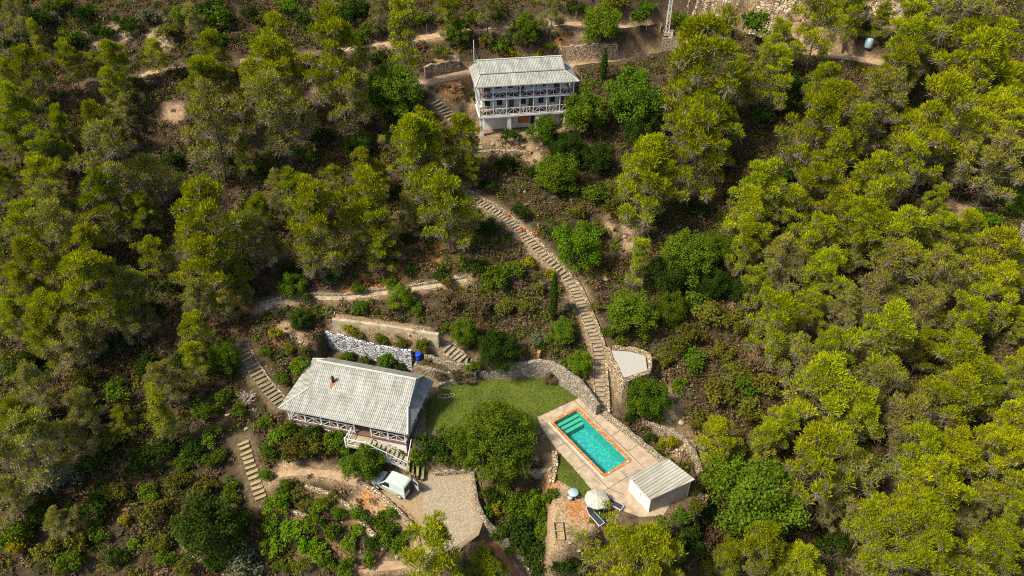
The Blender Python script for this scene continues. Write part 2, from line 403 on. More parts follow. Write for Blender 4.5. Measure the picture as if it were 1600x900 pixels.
carve(catmull(road_pts[:8], 1), 1.3, 1.2, True, .45)
carve(catmull(road_pts[7:], 1), 2.6, 1.2)
carve(catmull(track_pts, 1), 2.8, 1.0)
def keep_low(pts, dy, width):
    """no tall scrub along the lower verge of a track"""
    global CLEAR
    for p in catmull(pts, .6): CLEAR = np.maximum(CLEAR, np.hypot(GX - p.x, GY - p.y - dy) < width / 2)
keep_low(track_pts, -2.0, 2.6); keep_low(road_pts[8:], -1.9, 2.4)
# terraces under and around the upper house
pad(rect(UH0, UHE, UHN, -.4, UHLEN + .6, 4.0, UHD + 1.6), 18.7, .7)
pad(rect(UH0, UHE, UHN, -1.0, UHLEN - 2, -1.5, 3.6), 15.8, 1.0)
carve(catmull(main_pts, 1), 1.7, .9)
# terraces behind the lower house: white stone wall, then planted strip, then beige wall
ww_b = [P(513, 541, 3.6), P(580, 560, 3.6), P(646, 578, 3.6)]; WW_T = 5.9
bw_b = [P(521, 507, 7.0), P(600, 517, 7.0), P(686, 531, 7.0)]; BW_T = 7.8
WOFF = Vector((.15, .55, 0))
pad([ww_b[0] + WOFF, ww_b[1] + WOFF, ww_b[2] + WOFF, bw_b[2] + Vector((-1, -.3, 0)), bw_b[1] + Vector((0, -.3, 0)), bw_b[0] + Vector((0, -.3, 0))], 6.2, .5, -2, .5)
pad([bw_b[0], bw_b[2], bw_b[2] + Vector((.3, 1.2, 0)), bw_b[0] + Vector((.3, 1.2, 0))], BW_T - .05, .5, .1, .8)
# lower house ground, lawn and pool terrace
pad([LH0 + LHE * a + LHN * b for a, b in ((.2, 2), (LHLEN, 2), (LHLEN + .5, LHD + 1.6), (LHLEN - 2, LHD + 1.6), (.2, LHD + .9))], Z_LAWN, .7)
pad([ww_b[2], ww_b[1], ww_b[0], LH0 + LHE * .6 + LHN * (LHD - .5), LH0 + LHE * (LHLEN - 2) + LHN * (LHD - .5)], 3.5, .3, .1, .3)
TERR = [(660, 612), (690, 601), (745, 590), (790, 588), (850, 587), (878, 602), (905, 622), (1045, 733), (1100, 768), (1086, 800), (1040, 822), (985, 816), (905, 800), (880, 768), (855, 735), (848, 705), (700, 700), (645, 690)]
terr = poly_px(TERR, Z_LAWN)
pad(terr, Z_LAWN, .8, .2, .5)
# seating corner below the pool and vegetable bed below the tree
seat_poly = poly_px([(868, 735), (905, 748), (950, 800), (925, 830), (880, 850), (862, 850), (862, 790)], 2.5)
pad(seat_poly, 2.5, .8, .2, 1.0)
# driveway
DRV = [(598, 778), (618, 745), (660, 741), (745, 740), (742, 782), (756, 812), (748, 836), (722, 856), (700, 890), (662, 885), (655, 815), (630, 790)]
drv = poly_px(DRV, 0.35)
pad(drv, 0.35, 1.0)
# raised pale gravel pad beside the stairs
gp_px = [(954, 547), (985, 549), (1010, 556), (1013, 580), (975, 592), (962, 572)]
GPZ = 6.5
gp = poly_px(gp_px, GPZ)
pad(gp, GPZ, .55, .2, .9)
sh = [Vector((p.x + 1.0, p.y, p.z)) for p in main_pts[:3]] + [Vector((main_pts[3].x + .6, main_pts[3].y, main_pts[3].z))]
carve(catmull(sh, 1), 2.0, .25, True, .3)
carve(catmull(main_pts, 1)[:22], 1.5, .2)
paths = {
 'upper_garden': [(405, 480), (470, 467), (540, 466), (600, 458), (660, 450), (730, 438)],
 'left_garden': [(418, 752), (440, 742), (490, 738), (540, 748), (590, 770), (625, 800), (648, 830), (656, 862)],
 'bottom': [(560, 890), (600, 884), (640, 880), (700, 850)],
 'bed_row_one': [(425, 800), (470, 815), (515, 842), (548, 872)],
 'bed_row_two': [(470, 768), (520, 788), (560, 822), (600, 858)],
 'right_lower': [(735, 845), (765, 850), (795, 885), (815, 920)],
}
path_pts = {k: catmull([G(u, v) for u, v in p], .8) for k, p in paths.items()}
for k, p in path_pts.items(): carve(p, .8 if k == 'upper_garden' else .4 if k.startswith('bed') else 1.0, .4 if k.startswith('bed') else .7, True, .5 if k.startswith('bed') else .8)
for c_, r_ in [((440, 515), 1.5), ((470, 530), 1.3), ((590, 800), 1.8), ((560, 790), 1.4), ((1005, 570), 2.2), ((970, 350), 3), ((990, 380), 2.5), ((1010, 340), 2), ((1050, 620), 2.5), ((1065, 690), 2.8), ((1040, 660), 2.2), ((700, 105), 2.5), ((900, 78), 2.5), ((640, 520), 1.5), ((700, 545), 2), ((790, 225), 3), ((830, 235), 3), ((1130, 20), 5), ((1200, 12), 6), ((1260, 40), 4), ((1300, 85), 4), ((1380, 20), 4), ((470, 880), 1.5), ((290, 870), 2), ((450, 735), 1.5), ((1190, 560), 2), ((1230, 230), 2.5), ((1500, 330), 2.5), ((340, 165), 3), ((500, 150), 2.5), ((270, 175), 2.5), ((180, 60), 4), ((250, 60), 3)]:
    q = G(*c_); BARE = np.maximum(BARE, .95 * (1 - sm((np.hypot(GX - q.x, (GY - q.y)) - r_ * .4) / (r_ * .8))) * (.45 + .9 * vnoise(GX * .9, GY * .9)))
BARE = np.clip(BARE, 0, 1)
ORG = np.zeros_like(HZ)
for c_, r_ in [((578, 790), 2.2), ((560, 800), 1.6), ((600, 775), 1.2), ((1020, 575), 1.5), ((910, 800), 2), ((895, 790), 1.5), ((440, 530), 1.3), ((690, 112), 2), ((720, 122), 2), ((880, 68), 2), ((850, 100), 2), ((700, 130), 3), ((860, 760), 1.2), ((660, 390), 5), ((600, 425), 4), ((560, 440), 3), ((360, 490), 4), ((260, 500), 3), ((430, 130), 3)]:
    q = G(*c_); ORG = np.maximum(ORG, (1 - sm((np.hypot(GX - q.x, GY - q.y) - r_ * .3) / (r_ * .8))) * (.4 + .9 * vnoise(GX * 1.1 + 5, GY * 1.1)))
ORG = np.clip(ORG, 0, 1)

STAIRS = {'left': [(377, 543), (393, 572), (412, 600), (436, 628)], 'wooden': [(378, 686), (388, 718), (398, 750), (408, 780)], 'short': [(694, 538), (706, 550), (722, 562), (736, 570)], 'upper': [(722, 196), (706, 183), (692, 170), (680, 160)], 'pillar': [(752, 243), (748, 232), (745, 222)]}
ST = {k: [G(u, v) for u, v in p] for k, p in STAIRS.items()}
for k, p in ST.items(): carve(catmull(p, .6), 1.5, .6, True, .5); keep_low(p, -.9, 1.8)
# pool rectangle
pl = P(856.7, 657.8, Z_LAWN); pt = P(904, 639, Z_LAWN); pr_ = P(989, 721, Z_LAWN); pb = P(942.5, 746, Z_LAWN)
pc = (pl + pt + pr_ + pb) / 4
pe = ((pb - pl) + (pr_ - pt)).normalized(); pn = Vector((-pe.y, pe.x, 0))
PL_, PW_ = ((pb - pl).length + (pr_ - pt).length) / 4, ((pt - pl).length + (pr_ - pb).length) / 4   # half sizes to the coping's outer edge
POOLA = math.atan2(pe.y, pe.x)
du = (GX - pc.x) * pe.x + (GY - pc.y) * pe.y; dv = (GX - pc.x) * pn.x + (GY - pc.y) * pn.y
HOLE = (abs(du) < PL_ - .25) & (abs(dv) < PW_ - .25)

def ground_mat():
    m, n, b, N, L = nodes('hillside_ground')
    n1 = noise(N, L, .22, 8, .7); n2 = noise(N, L, 1.1, 8, .75); n3 = noise(N, L, 5, 5, .7)
    r1 = ramp(N, [(.30, (.014, .013, .006)), (.45, (.033, .024, .013)), (.55, (.058, .038, .024)), (.68, (.10, .078, .043))]); L(n2, r1.inputs[0])
    r2 = ramp(N, [(.36, (.024, .026, .008)), (.52, (.048, .036, .020)), (.66, (.10, .078, .040))]); L(n1, r2.inputs[0])
    c = mixc(N, L, .5, r1.outputs[0], r2.outputs[0])
    ab = N('ShaderNodeAttribute'); ab.attribute_name = 'bare'; ao = N('ShaderNodeAttribute'); ao.attribute_name = 'orange'
    rb = ramp(N, [(.34, (.13, .085, .045)), (.5, (.30, .21, .12)), (.66, (.44, .35, .23))]); L(n3, rb.inputs[0])
    ro = ramp(N, [(.34, (.15, .06, .028)), (.5, (.34, .15, .05)), (.66, (.46, .26, .11))]); L(n3, ro.inputs[0])
    def gate(a):
        f = N('ShaderNodeMath'); f.operation = 'MULTIPLY_ADD'; L(n2, f.inputs[0]); f.inputs[1].default_value = 1.6; f.inputs[2].default_value = -.8
        g = N('ShaderNodeMath'); g.operation = 'ADD'; g.use_clamp = True; L(f.outputs[0], g.inputs[0]); L(a.outputs['Fac'], g.inputs[1])
        h = N('ShaderNodeMath'); h.operation = 'MULTIPLY'; h.use_clamp = True; L(g.outputs[0], h.inputs[0]); L(a.outputs['Fac'], h.inputs[1]); return h.outputs[0]
    c = mixc(N, L, gate(ab), c, rb.outputs[0]); c = mixc(N, L, gate(ao), c, ro.outputs[0])
    # pale stones lying on the soil
    t = N('ShaderNodeTexCoord'); v = N('ShaderNodeTexVoronoi'); v.inputs['Scale'].default_value = 1.7; v.inputs['Randomness'].default_value = 1; L(t.outputs['Object'], v.inputs['Vector'])
    vr = ramp(N, [(.10, (1, 1, 1)), (.16, (0, 0, 0))]); L(v.outputs['Distance'], vr.inputs[0])
    vs = N('ShaderNodeSeparateColor'); L(v.outputs['Color'], vs.inputs[0]); vg = ramp(N, [(.62, (0, 0, 0)), (.7, (.8, .8, .8))]); L(vs.outputs[0], vg.inputs[0])
    c = mixc(N, L, mixc(N, L, 1.0, vr.outputs[0], vg.outputs[0], 'MULTIPLY'), c, (.36, .30, .24))
    L(c, b.inputs['Base Color']); b.inputs['Roughness'].default_value = .95; b.inputs['Specular IOR Level'].default_value = .1
    bp = N('ShaderNodeBump'); bp.inputs['Strength'].default_value = .9; bp.inputs['Distance'].default_value = .25; L(n3, bp.inputs['Height']); L(bp.outputs[0], b.inputs['Normal'])
    return m
M['ground'] = ground_mat()
def build_terrain():
    ny, nx = HZ.shape; me = bpy.data.meshes.new('hillside')
    co = np.stack([GX, GY, HZ], -1).reshape(-1, 3)
    idx = np.arange(ny * nx).reshape(ny, nx); q = np.stack([idx[:-1, :-1], idx[:-1, 1:], idx[1:, 1:], idx[1:, :-1]], -1).reshape(-1, 4)
    keep = ~HOLE.reshape(-1)[q].any(1); q = q[keep]
    me.vertices.add(len(co)); me.vertices.foreach_set('co', co.reshape(-1))
    me.loops.add(len(q) * 4); me.loops.foreach_set('vertex_index', q.reshape(-1))
    me.polygons.add(len(q)); me.polygons.foreach_set('loop_start', np.arange(len(q)) * 4)
    me.polygons.foreach_set('use_smooth', np.ones(len(q), bool))
    for nme, A in (('bare', BARE), ('orange', ORG)):
        a = me.attributes.new(nme, 'FLOAT', 'POINT'); a.data.foreach_set('value', A.reshape(-1).astype(np.float32))
    me.materials.append(M['ground']); me.update(calc_edges=True); me.validate()
    tag(link('hillside', me), 'steep brown scrubby hillside', None, None, 'structure')
build_terrain()

# ------------------------------------------------------------------ tracks, paths, driveway, lawn, terrace
def ribbon(name, pts, width, m, lift=.035, jitter=.18, label=None):
    mb = MB(); rr = random.Random(len(pts)); L_ = []; R_ = []
    for i, p in enumerate(pts):
        d = (pts[min(i + 1, len(pts) - 1)] - pts[max(i - 1, 0)]); d.z = 0; d.normalize(); s = Vector((-d.y, d.x, 0))
        a = width / 2 * (1 + rr.uniform(-jitter, jitter)); c = width / 2 * (1 + rr.uniform(-jitter, jitter))
        row = []
        for k in (-1, -.5, 0, .5, 1):
            q = p + s * (a if k < 0 else c) * k; row.append((q.x, q.y, gz(q.x, q.y) + lift))
        L_.append(row)
    vs = [v for r in L_ for v in r]; n = 5
    mb.add(vs, [(i * n + k, (i + 1) * n + k, (i + 1) * n + k + 1, i * n + k + 1) for i in range(len(L_) - 1) for k in range(n - 1)], smooth=True)
    return tag(mb.build(name, m), label, None, None, 'structure')
ribbon('dirt_road', catmull(road_pts[7:], .7), 2.2, M['dirt'], label='pale dirt road along the top of the slope')
for a_, b_ in ((1, 3), (4, 5), (6, 7)): ribbon('dirt_road', catmull(road_pts[a_:b_ + 1], .5), 1.3, M['dirt'], .035, .45, 'short bare stretch of the overgrown road between the pines')
ribbon('dirt_track', catmull(track_pts, .7), 2.3, M['dirt'], label='dirt track behind the upper house')
ribbon('garden_path', path_pts['upper_garden'], .7, M['concrete'], label='pale path above the lower house')
ribbon('garden_path', path_pts['left_garden'], .8, M['dirt'], label='earth path from the wooden steps to the driveway')
ribbon('garden_path', path_pts['bottom'], .9, M['dirt'], label='earth path below the vegetable garden')
ribbon('garden_path', path_pts['bed_row_one'], .45, M['soil'], label='narrow red earth path between the lower garden beds')
ribbon('garden_path', path_pts['bed_row_two'], .4, M['soil'], label='red earth path between the upper garden beds')
ribbon('garden_path', path_pts['right_lower'], 1.0, M['soil'], label='brown path going down from the driveway')
def sheet(name, poly, z, m, th=.06, label=None, holes=(), kind='structure'):
    return tag(MB().prism(poly, z - th, z, holes=holes).build(name, m), label, None, None, kind)
pav = poly_px([(660, 744), (738, 744), (737, 785), (752, 818), (741, 834), (718, 850), (696, 882), (664, 880)], .37)
sheet('driveway', drv, .385, M['gravel'], .1, 'yellowish gravel driveway')
sheet('driveway_paving', [p + Vector((0, 0, .01)) for p in pav], .40, M['paving'], .015, 'small stone paving of the driveway')
def pool_rect(hl, hw, r=0.0, n=4):
    out = []
    for sx, sy, a0 in ((1, 1, 0), (-1, 1, 90), (-1, -1, 180), (1, -1, 270)):
        if r == 0: out.append(pc + pe * (sx * hl) + pn * (sy * hw)); continue
        c = pc + pe * (sx * (hl - r)) + pn * (sy * (hw - r))
        for k in range(n + 1):
            a = math.radians(a0 + 90 * k / n); out.append(c + pe * (r * math.cos(a)) + pn * (r * math.sin(a)))
    return out
deck_px = [(840, 652), (905, 622), (1046, 735), (1064, 762), (1036, 806), (1000, 808), (955, 792), (925, 766), (893, 728), (868, 700), (846, 668)]
deck = poly_px(deck_px, Z_LAWN)
hole = pool_rect(PL_ - .15, PW_ - .15)
sheet('pool_terrace', deck, Z_LAWN + .05, M['deck'], .12, 'pale beige concrete terrace round the pool', [hole])
jm = MB()
def joint(a, b, wd=.05):
    A = pc + pe * a[0] + pn * a[1]; B = pc + pe * b[0] + pn * b[1]
    jm.bar((A.x, A.y, Z_LAWN + .051), (B.x, B.y, Z_LAWN + .051), wd, .012)
for a, b in [((-PL_ - 1.2, -PW_ - .45), (PL_ + 1.2, -PW_ - .45)), ((-PL_ - 1.1, PW_ + .35), (PL_ + 2.2, PW_ + .35)),
             ((-2.2, PW_ + .35), (-2.2, PW_ + 1.7)), ((.7, PW_ + .35), (.7, PW_ + 1.7)), ((3.2, PW_ + .35), (3.2, PW_ + 1.7)), ((-PL_ - .9, PW_ + .35), (-PL_ - 1.1, PW_ + .4)),
             ((-1.2, -PW_ - .45), (-1.2, -PW_ - 1.6)), ((2.1, -PW_ - .45), (2.1, -PW_ - 1.6)), ((PL_ + 1.2, -PW_ - 1.2), (PL_ + 1.2, PW_ - .2)), ((PL_ + .3, 0), (PL_ + 2.4, .2)), ((PL_ + 1.2, -PW_ - .45), (PL_ + 2.6, -PW_ + .3))]: joint(a, b)
tag(jm.build('terrace_joints', M['joint']), 'dark joint lines in the pool terrace', None, None, 'structure')
lawn_px = [(664, 668), (668, 625), (690, 606), (745, 595), (790, 592), (850, 591), (876, 604), (903, 622), (840, 651), (845, 672), (800, 700), (700, 700), (680, 672)]
lawn = poly_px(lawn_px, Z_LAWN)
sheet('lawn', lawn, Z_LAWN + .035, M['lawn'], .1, 'green lawn between the lower house and the pool')
strip = poly_px([(866, 712), (880, 714), (905, 740), (930, 768), (953, 795), (940, 815), (920, 812), (930, 790), (900, 762), (872, 745)], Z_LAWN)
sheet('lawn_strip', [p for p in strip], Z_LAWN + .02, M['lawn'], .5, 'strip of dark green grass along the pool terrace')
grav = poly_px(gp_px, GPZ)
sheet('gravel_pad', [p + (sum(grav, Vector()) / len(grav) - p) * .06 for p in grav], GPZ + .04, M['sand'], .1, 'pale grey gravel pad beside the stairs')

# ------------------------------------------------------------------ foliage meshes
def quads(c, nrm, sx, sy, rng):
    """one leaf-sized rhombus per centre; returns (n*4,3)"""
    n = len(c); nrm = nrm / (np.linalg.norm(nrm, axis=1, keepdims=True) + 1e-9)
    r = rng.normal(size=(n, 3)); a = np.cross(nrm, r); a /= np.linalg.norm(a, axis=1, keepdims=True) + 1e-9; b = np.cross(nrm, a)
    sx = (sx * rng.uniform(.7, 1.3, n))[:, None] / 2; sy = (sy * rng.uniform(.7, 1.3, n))[:, None] / 2
    return np.stack([c - a * sx, c - b * sy, c + a * sx, c + b * sy], 1).reshape(-1, 3)
def tufts(c, d, ln, wd, rng):
    """needle tufts: long narrow rhombs pointing along d"""
    n = len(c); a = d / (np.linalg.norm(d, axis=1, keepdims=True) + 1e-9); b = np.cross(a, rng.normal(size=(n, 3))); b /= np.linalg.norm(b, axis=1, keepdims=True) + 1e-9
    l = (ln * rng.uniform(.6, 1.35, n))[:, None]; k = (wd * rng.uniform(.7, 1.3, n))[:, None] / 2
    return np.stack([c, c + a * l * .45 - b * k, c + a * l, c + a * l * .45 + b * k], 1).reshape(-1, 3)
def sticks(p, q, wd, rng):
    """thin flat twigs from p to q"""
    d = q - p; r = rng.normal(size=d.shape); s = np.cross(d, r); s /= np.linalg.norm(s, axis=1, keepdims=True) + 1e-9; s *= wd / 2
    return np.stack([p - s, p + s, q + s * .4, q - s * .4], 1).reshape(-1, 3)
def quad_mesh(name, parts, mats):
    """parts: list of (verts, material index)"""
    co = np.concatenate([p for p, k in parts]); nq = len(co) // 4
    me = bpy.data.meshes.new(name); me.vertices.add(len(co)); me.vertices.foreach_set('co', co.reshape(-1))
    me.loops.add(nq * 4); me.loops.foreach_set('vertex_index', np.arange(nq * 4)); me.polygons.add(nq)
    me.polygons.foreach_set('loop_start', np.arange(nq) * 4)
    mi = np.concatenate([np.full(len(p) // 4, k) for p, k in parts]); me.polygons.foreach_set('material_index', mi.astype(np.int32))
    for m in mats: me.materials.append(m)
    me.update(calc_edges=True); return me
def dirs(n, rng, zmin=-1):
    z = rng.uniform(zmin, 1, n); t = rng.uniform(0, 2 * np.pi, n); r = np.sqrt(1 - z * z); return np.stack([r * np.cos(t), r * np.sin(t), z], 1)

def pine_proto(seed, style, H=10.6, R=3.0):
    """Aleppo pine: leaning stem, rising limbs, rounded needle puffs with bare grey twigs under them"""
    rng = np.random.RandomState(seed); tm = MB(); leaf = []; tw = []; dens = {'full': 1.0, 'pale': .6, 'slim': .95, 'big': 1.0}[style]
    if style == 'slim': R = 1.7
    k_ = R / 3.0
    lean = rng.uniform(-.9, .9, 2) * k_; bend = rng.uniform(-.5, .5, 2) * k_
    def tr(t): return np.array([lean[0] * t + bend[0] * math.sin(3 * t), lean[1] * t + bend[1] * math.sin(3 * t), H * .93 * t - .5 * (1 - t)])
    tm.tube([tr(t) for t in np.linspace(0, 1, 7)], [.15 * max(k_, .8) * (1 - .88 * t) for t in np.linspace(0, 1, 7)], 6)
    nl = int(rng.randint(17, 23) * (k_ ** 1.3 if style == 'big' else 1)); puffs = []; t0_ = .26
    side = rng.uniform(0, 6.28)
    for k in range(nl):
        u = (k + rng.uniform(-.4, .4)) / nl; u = min(max(u, 0), .97); t = t0_ + (1 - t0_) * u; az = k * 2.4 + rng.uniform(-.8, .8)
        prof = math.sin(math.pi * (.24 + u ** .9 * .72)) ** .8 if style != 'slim' else .95 * (1 - .78 * u)
        ln = R * prof * rng.uniform(.55, 1.08) * (1 + .16 * math.cos(az - side))
        rise = rng.uniform(.10, .55) * (1 - .3 * u)
        p0 = tr(t); p1 = p0 + np.array([math.cos(az) * ln, math.sin(az) * ln, ln * rise]); pm = (p0 + p1) / 2 + np.array([0, 0, -.12 * ln])
        tm.tube([p0, pm, p1], [.06 * (1.15 - t) * max(k_, .9), .04, .012], 4, cap=False)
        sc = .82 if style == 'slim' else 1.0
        puffs.append((p1, rng.uniform(.52, .84) * sc, u))
        for j in range(int(rng.randint(2, 5) * max(1, k_ * .9))):
            f = rng.uniform(.40, 1.0); q = p0 + (p1 - p0) * f + rng.normal(size=3) * np.array([.60, .60, .32]) * min(k_, 1.4)
            puffs.append((q + np.array([0, 0, .15]), rng.uniform(.32, .66) * sc, u))
    top = tr(1.0)
    for j in range(4): puffs.append((top + rng.normal(size=3) * np.array([.4, .4, .4]), rng.uniform(.45, .75), 1))
    for c, r, u in puffs:
        n = int(310 * dens * (.35 + .75 * min(1, u * 1.25)) * (r / .75) ** 2); d = dirs(n, rng, -.5)
        rad = r * rng.uniform(.40, 1.10, n) * (1 + .2 * np.sin(5 * d[:, 0] + 3 * d[:, 1] + seed))
        pos = c + d * rad[:, None] * np.array([1, 1, .78])
        leaf.append(tufts(pos, d * .7 + rng.normal(size=(n, 3)) * .45 + np.array([0, 0, .75]), .36, .085, rng))
        n2 = int(34 * (1.6 - .8 * u) * (1.7 if style == 'pale' else 1)); d2 = dirs(n2, rng, -1); d2[:, 2] = d2[:, 2] * .6 - .25
        base_ = c + np.array([0, 0, -.25 * r]) + rng.normal(size=(n2, 3)) * .15
        tw.append(sticks(base_, base_ + d2 * r * rng.uniform(.6, 1.2, n2)[:, None], .045, rng))
    n3 = 60; tt = rng.uniform(.15, .7, n3); p = np.array([tr(t) for t in tt]); d = dirs(n3, rng, -.6)
    tw.append(sticks(p, p + d * rng.uniform(.5, 1.9, n3)[:, None] * k_, .05, rng))
    crown = quad_mesh('pine_crown', [(np.concatenate(leaf), 0), (np.concatenate(tw), 1)], [M['needle_pale' if style == 'pale' else 'needle'], M['twig']])
    return dict(trunk=tm.mesh('pine_trunk', M['bark']), crown=crown, H=H, hc=.66 * H, W=2 * R * 1.05)
def broad_proto(seed, mat, R=3.0, H=5.0, clumps=80, leafs=150, ls=.21, squash=.8, trunk=True, full=True, cr=1.0):
    rng = np.random.RandomState(seed); tm = MB(); leaf = []; tw = []
    c0 = np.array([0, 0, H * .52]); d = dirs(clumps, rng, -.75 if full else -.35)
    lobes = rng.normal(size=(5, 3)); lobes /= np.linalg.norm(lobes, axis=1, keepdims=True)
    for k in range(clumps):
        f = rng.uniform(.72, 1.05) if rng.rand() < .75 else rng.uniform(.3, .7)
        f *= .82 + .26 * max(float((lobes @ d[k]).max()), 0)
        pos = c0 + d[k] * f * np.array([R * .88, R * .88, H * .48 * squash / .8]); r = R * rng.uniform(.17, .30) * cr
        n = int(leafs * rng.uniform(.7, 1.2)); dd = dirs(n, rng, -.6); q = pos + dd * (r * rng.uniform(.35, 1.05, n))[:, None]
        leaf.append(quads(q, dd * .6 + rng.normal(size=(n, 3)) * .6 + np.array([0, 0, .35]), ls, ls * .62, rng))
        if k % 4 == 0: tm.tube([np.array([0, 0, H * .12]), c0 * .7 + (pos - c0) * .35, pos], [.07 * R / 3, .05 * R / 3, .015], 4, cap=False)
    tm.tube([(0, 0, -.5), (0.05, .03, H * .2), (.0, .05, H * .55)], [.22 * R / 3, .18 * R / 3, .06], 6)
    return dict(trunk=tm.mesh('broadleaf_trunk', M['bark']), crown=quad_mesh('broadleaf_crown', [(np.concatenate(leaf), 0)], [mat]), H=H, hc=.52 * H, W=2 * R)
def bush_proto(seed, mat, R=1.0, H=1.4, clumps=16, leafs=80, ls=.155, twigs=12):
    rng = np.random.RandomState(seed); leaf = []; tw = []
    d = dirs(clumps, rng, -.1)
    for k in range(clumps):
        pos = np.array([0, 0, H * .35]) + d[k] * rng.uniform(.35, .85) * np.array([R, R, H * .6]); r = R * rng.uniform(.22, .42)
        dd = dirs(leafs, rng, -.5); q = pos + dd * (r * rng.uniform(.3, 1.1, leafs))[:, None]
        leaf.append(quads(q, dd * .5 + rng.normal(size=(leafs, 3)) * .7 + np.array([0, 0, .3]), ls, ls * .6, rng))
    b = rng.normal(size=(twigs + 4, 3)) * np.array([.12, .12, 0]) * R; dt = dirs(twigs + 4, rng, .2)
    tw.append(sticks(b - np.array([0, 0, .15]), b + dt * np.array([R, R, H]) * rng.uniform(.6, 1.0, twigs + 4)[:, None], .045, rng))
    return dict(crown=quad_mesh('bush', [(np.concatenate(leaf), 0), (np.concatenate(tw), 1)], [mat, M['twig']]), H=H, hc=.5 * H, W=2 * R * 1.1)

PINES = {'full': [pine_proto(100 + i, 'full') for i in range(9)], 'pale': [pine_proto(200 + i, 'pale') for i in range(5)], 'slim': [pine_proto(300 + i, 'slim') for i in range(3)], 'big': [pine_proto(350 + i, 'big', 13.0, 5.4) for i in range(2)]}
BROAD = {'bigleaf': [broad_proto(470, M['leaf'], R=4.6, H=6.2, clumps=230, leafs=110, ls=.22, cr=.62)], 'leaf': [broad_proto(400 + i, M['leaf']) for i in range(4)], 'dark': [broad_proto(420 + i, M['leaf_dark']) for i in range(2)], 'bright': [broad_proto(440 + i, M['leaf_bright'], clumps=60) for i in range(2)]}
BUSH = {k: [bush_proto(500 + 10 * j + i, M[mt]) for i in range(3)] for j, (k, mt) in enumerate([('g', 'leaf_bright'), ('d', 'leaf_dark'), ('m', 'leaf'), ('o', 'leaf_olive'), ('s', 'leaf_silver'), ('y', 'leaf_yellow'), ('b', 'scrub_brown')])}
VEG = []       # (root, noun, descr, u, v, width in photo)
rv = random.Random(11)
def place(proto, name, u, v, wpx, noun, descr, cat, group, zs=None, simple=False, crownname='crown'):
    d0 = 72.0
    q = G(u, v, 3.0); d0 = depth(q.x, q.y, q.z)
    s = wpx * (.93 if noun == 'pine' else 1) * d0 / FPX / proto['W']; z = zs if zs else rv.uniform(.88, 1.15)
    q = G(u, v, proto['hc'] * s * z)
    rz = rv.uniform(0, 6.28)
    if simple:
        r = link(name, proto['crown']); r.location = q; r.rotation_euler = (0, 0, rz); r.scale = (s, s, s * z)
    else:
        r = empty(name, q, rz); r.scale = (s, s, s * z)
        link('trunk', proto['trunk'], r); link(crownname, proto['crown'], r)
    tag(r, None, cat, group)
    VEG.append((r, noun, descr, u, v, wpx)); return r

pines = """57,58,28,s 45,112,62,f 105,92,50,f 147,100,38,f 180,97,54,f 320,78,62,f 245,82,42,f 30,178,78,f 95,205,54,f 152,195,58,f 335,128,86,f 175,132,50,f 395,118,52,f 197,172,40,p 325,185,100,p 372,228,34,s
435,58,62,f 430,105,90,f 528,88,96,f 543,150,70,p 440,165,100,p 632,42,54,s 660,215,74,f 718,218,64,f 1085,105,120,f 1100,172,124,f 1060,140,60,f
1280,28,72,f 1335,17,70,f 1378,27,40,f 1425,42,84,f 1510,18,90,p 1490,68,84,f 1550,72,84,f 1415,80,70,f 1282,130,60,f 1535,112,110,f 1580,142,80,f 1400,112,82,f 1375,160,90,p 1275,200,92,f 1340,206,44,s 1412,207,66,f 1475,190,108,f 1560,192,100,f 1222,62,60,f 1215,110,70,f 1160,120,60,f 1320,160,60,f
75,236,60,f 62,278,62,f 165,247,92,p 160,310,78,f 222,327,54,f 325,346,104,f 45,350,78,f 85,312,60,p 140,392,76,f 50,412,66,f 150,436,104,f 245,396,60,f 325,416,96,f 400,332,50,f 100,350,80,p 8,285,50,f 245,272,70,p 300,380,60,p 205,450,70,p 20,120,50,f 15,215,50,f
570,260,60,f 522,277,40,f 470,302,64,f 430,290,50,p 485,342,96,f 575,318,90,f 592,278,50,f 700,316,98,f 572,352,74,f 590,392,56,f 655,237,92,f 735,262,44,f 500,390,70,p 640,330,50,p 415,375,60,p
1020,262,84,f 1022,292,100,f 1090,228,94,f 1130,205,70,f 1180,292,76,f 1165,337,74,f 1172,387,66,f 1200,330,60,p
1307,252,76,f 1365,282,84,f 1270,292,74,f 1250,322,64,f 1355,366,130,f 1410,368,92,f 1285,372,74,f 1470,362,64,f 1470,312,44,f 1555,402,104,f 1290,426,74,f 1560,256,92,p 1430,242,74,f 1390,422,100,p 1340,300,60,f 1500,235,70,p 1225,410,70,p 1460,425,80,p 1180,440,56,f 1310,330,70,f 1520,360,60,f
85,492,74,f 20,492,56,f 80,520,68,f 125,528,76,p 297,522,56,f 307,560,56,f 25,655,64,f 192,657,40,f 302,462,60,p 40,692,110,p 105,690,70,p 210,500,60,p 30,445,56,f
1220,502,84,f 1270,482,60,f 1382,532,104,f 1300,542,60,f 1442,540,56,f 1517,502,76,f 1500,567,94,f 1285,612,112,f 1525,602,84,f 1380,612,92,p 1490,622,90,f 1222,665,60,f 1590,502,48,f 1430,662,84,p 1562,456,76,f 1375,467,70,p 1250,560,70,p 1330,480,60,p 1440,480,70,p 1590,580,60,f 1580,660,80,f 1340,660,80,f
1265,716,112,f 1322,732,96,p 1437,706,92,f 1452,757,100,f 1495,726,90,f 1562,712,92,f 1357,806,90,f 1420,846,180,f 1556,852,80,f 1185,852,84,f 1590,792,60,f 1300,780,60,p 1520,790,70,p 1250,880,70,f 1140,880,60,f
1002,874,165,f 688,860,104,f 755,888,64,f 1130,690,70,f 1200,690,60,f 700,12,50,f 762,8,50,p 860,12,44,p 300,28,40,p 25,25,50,p 590,14,44,p 130,640,60,p 250,590,60,p 60,600,66,p 90,810,50,p 20,770,60,p 250,640,44,s 1000,400,36,s 380,440,44,f 350,470,50,p"""
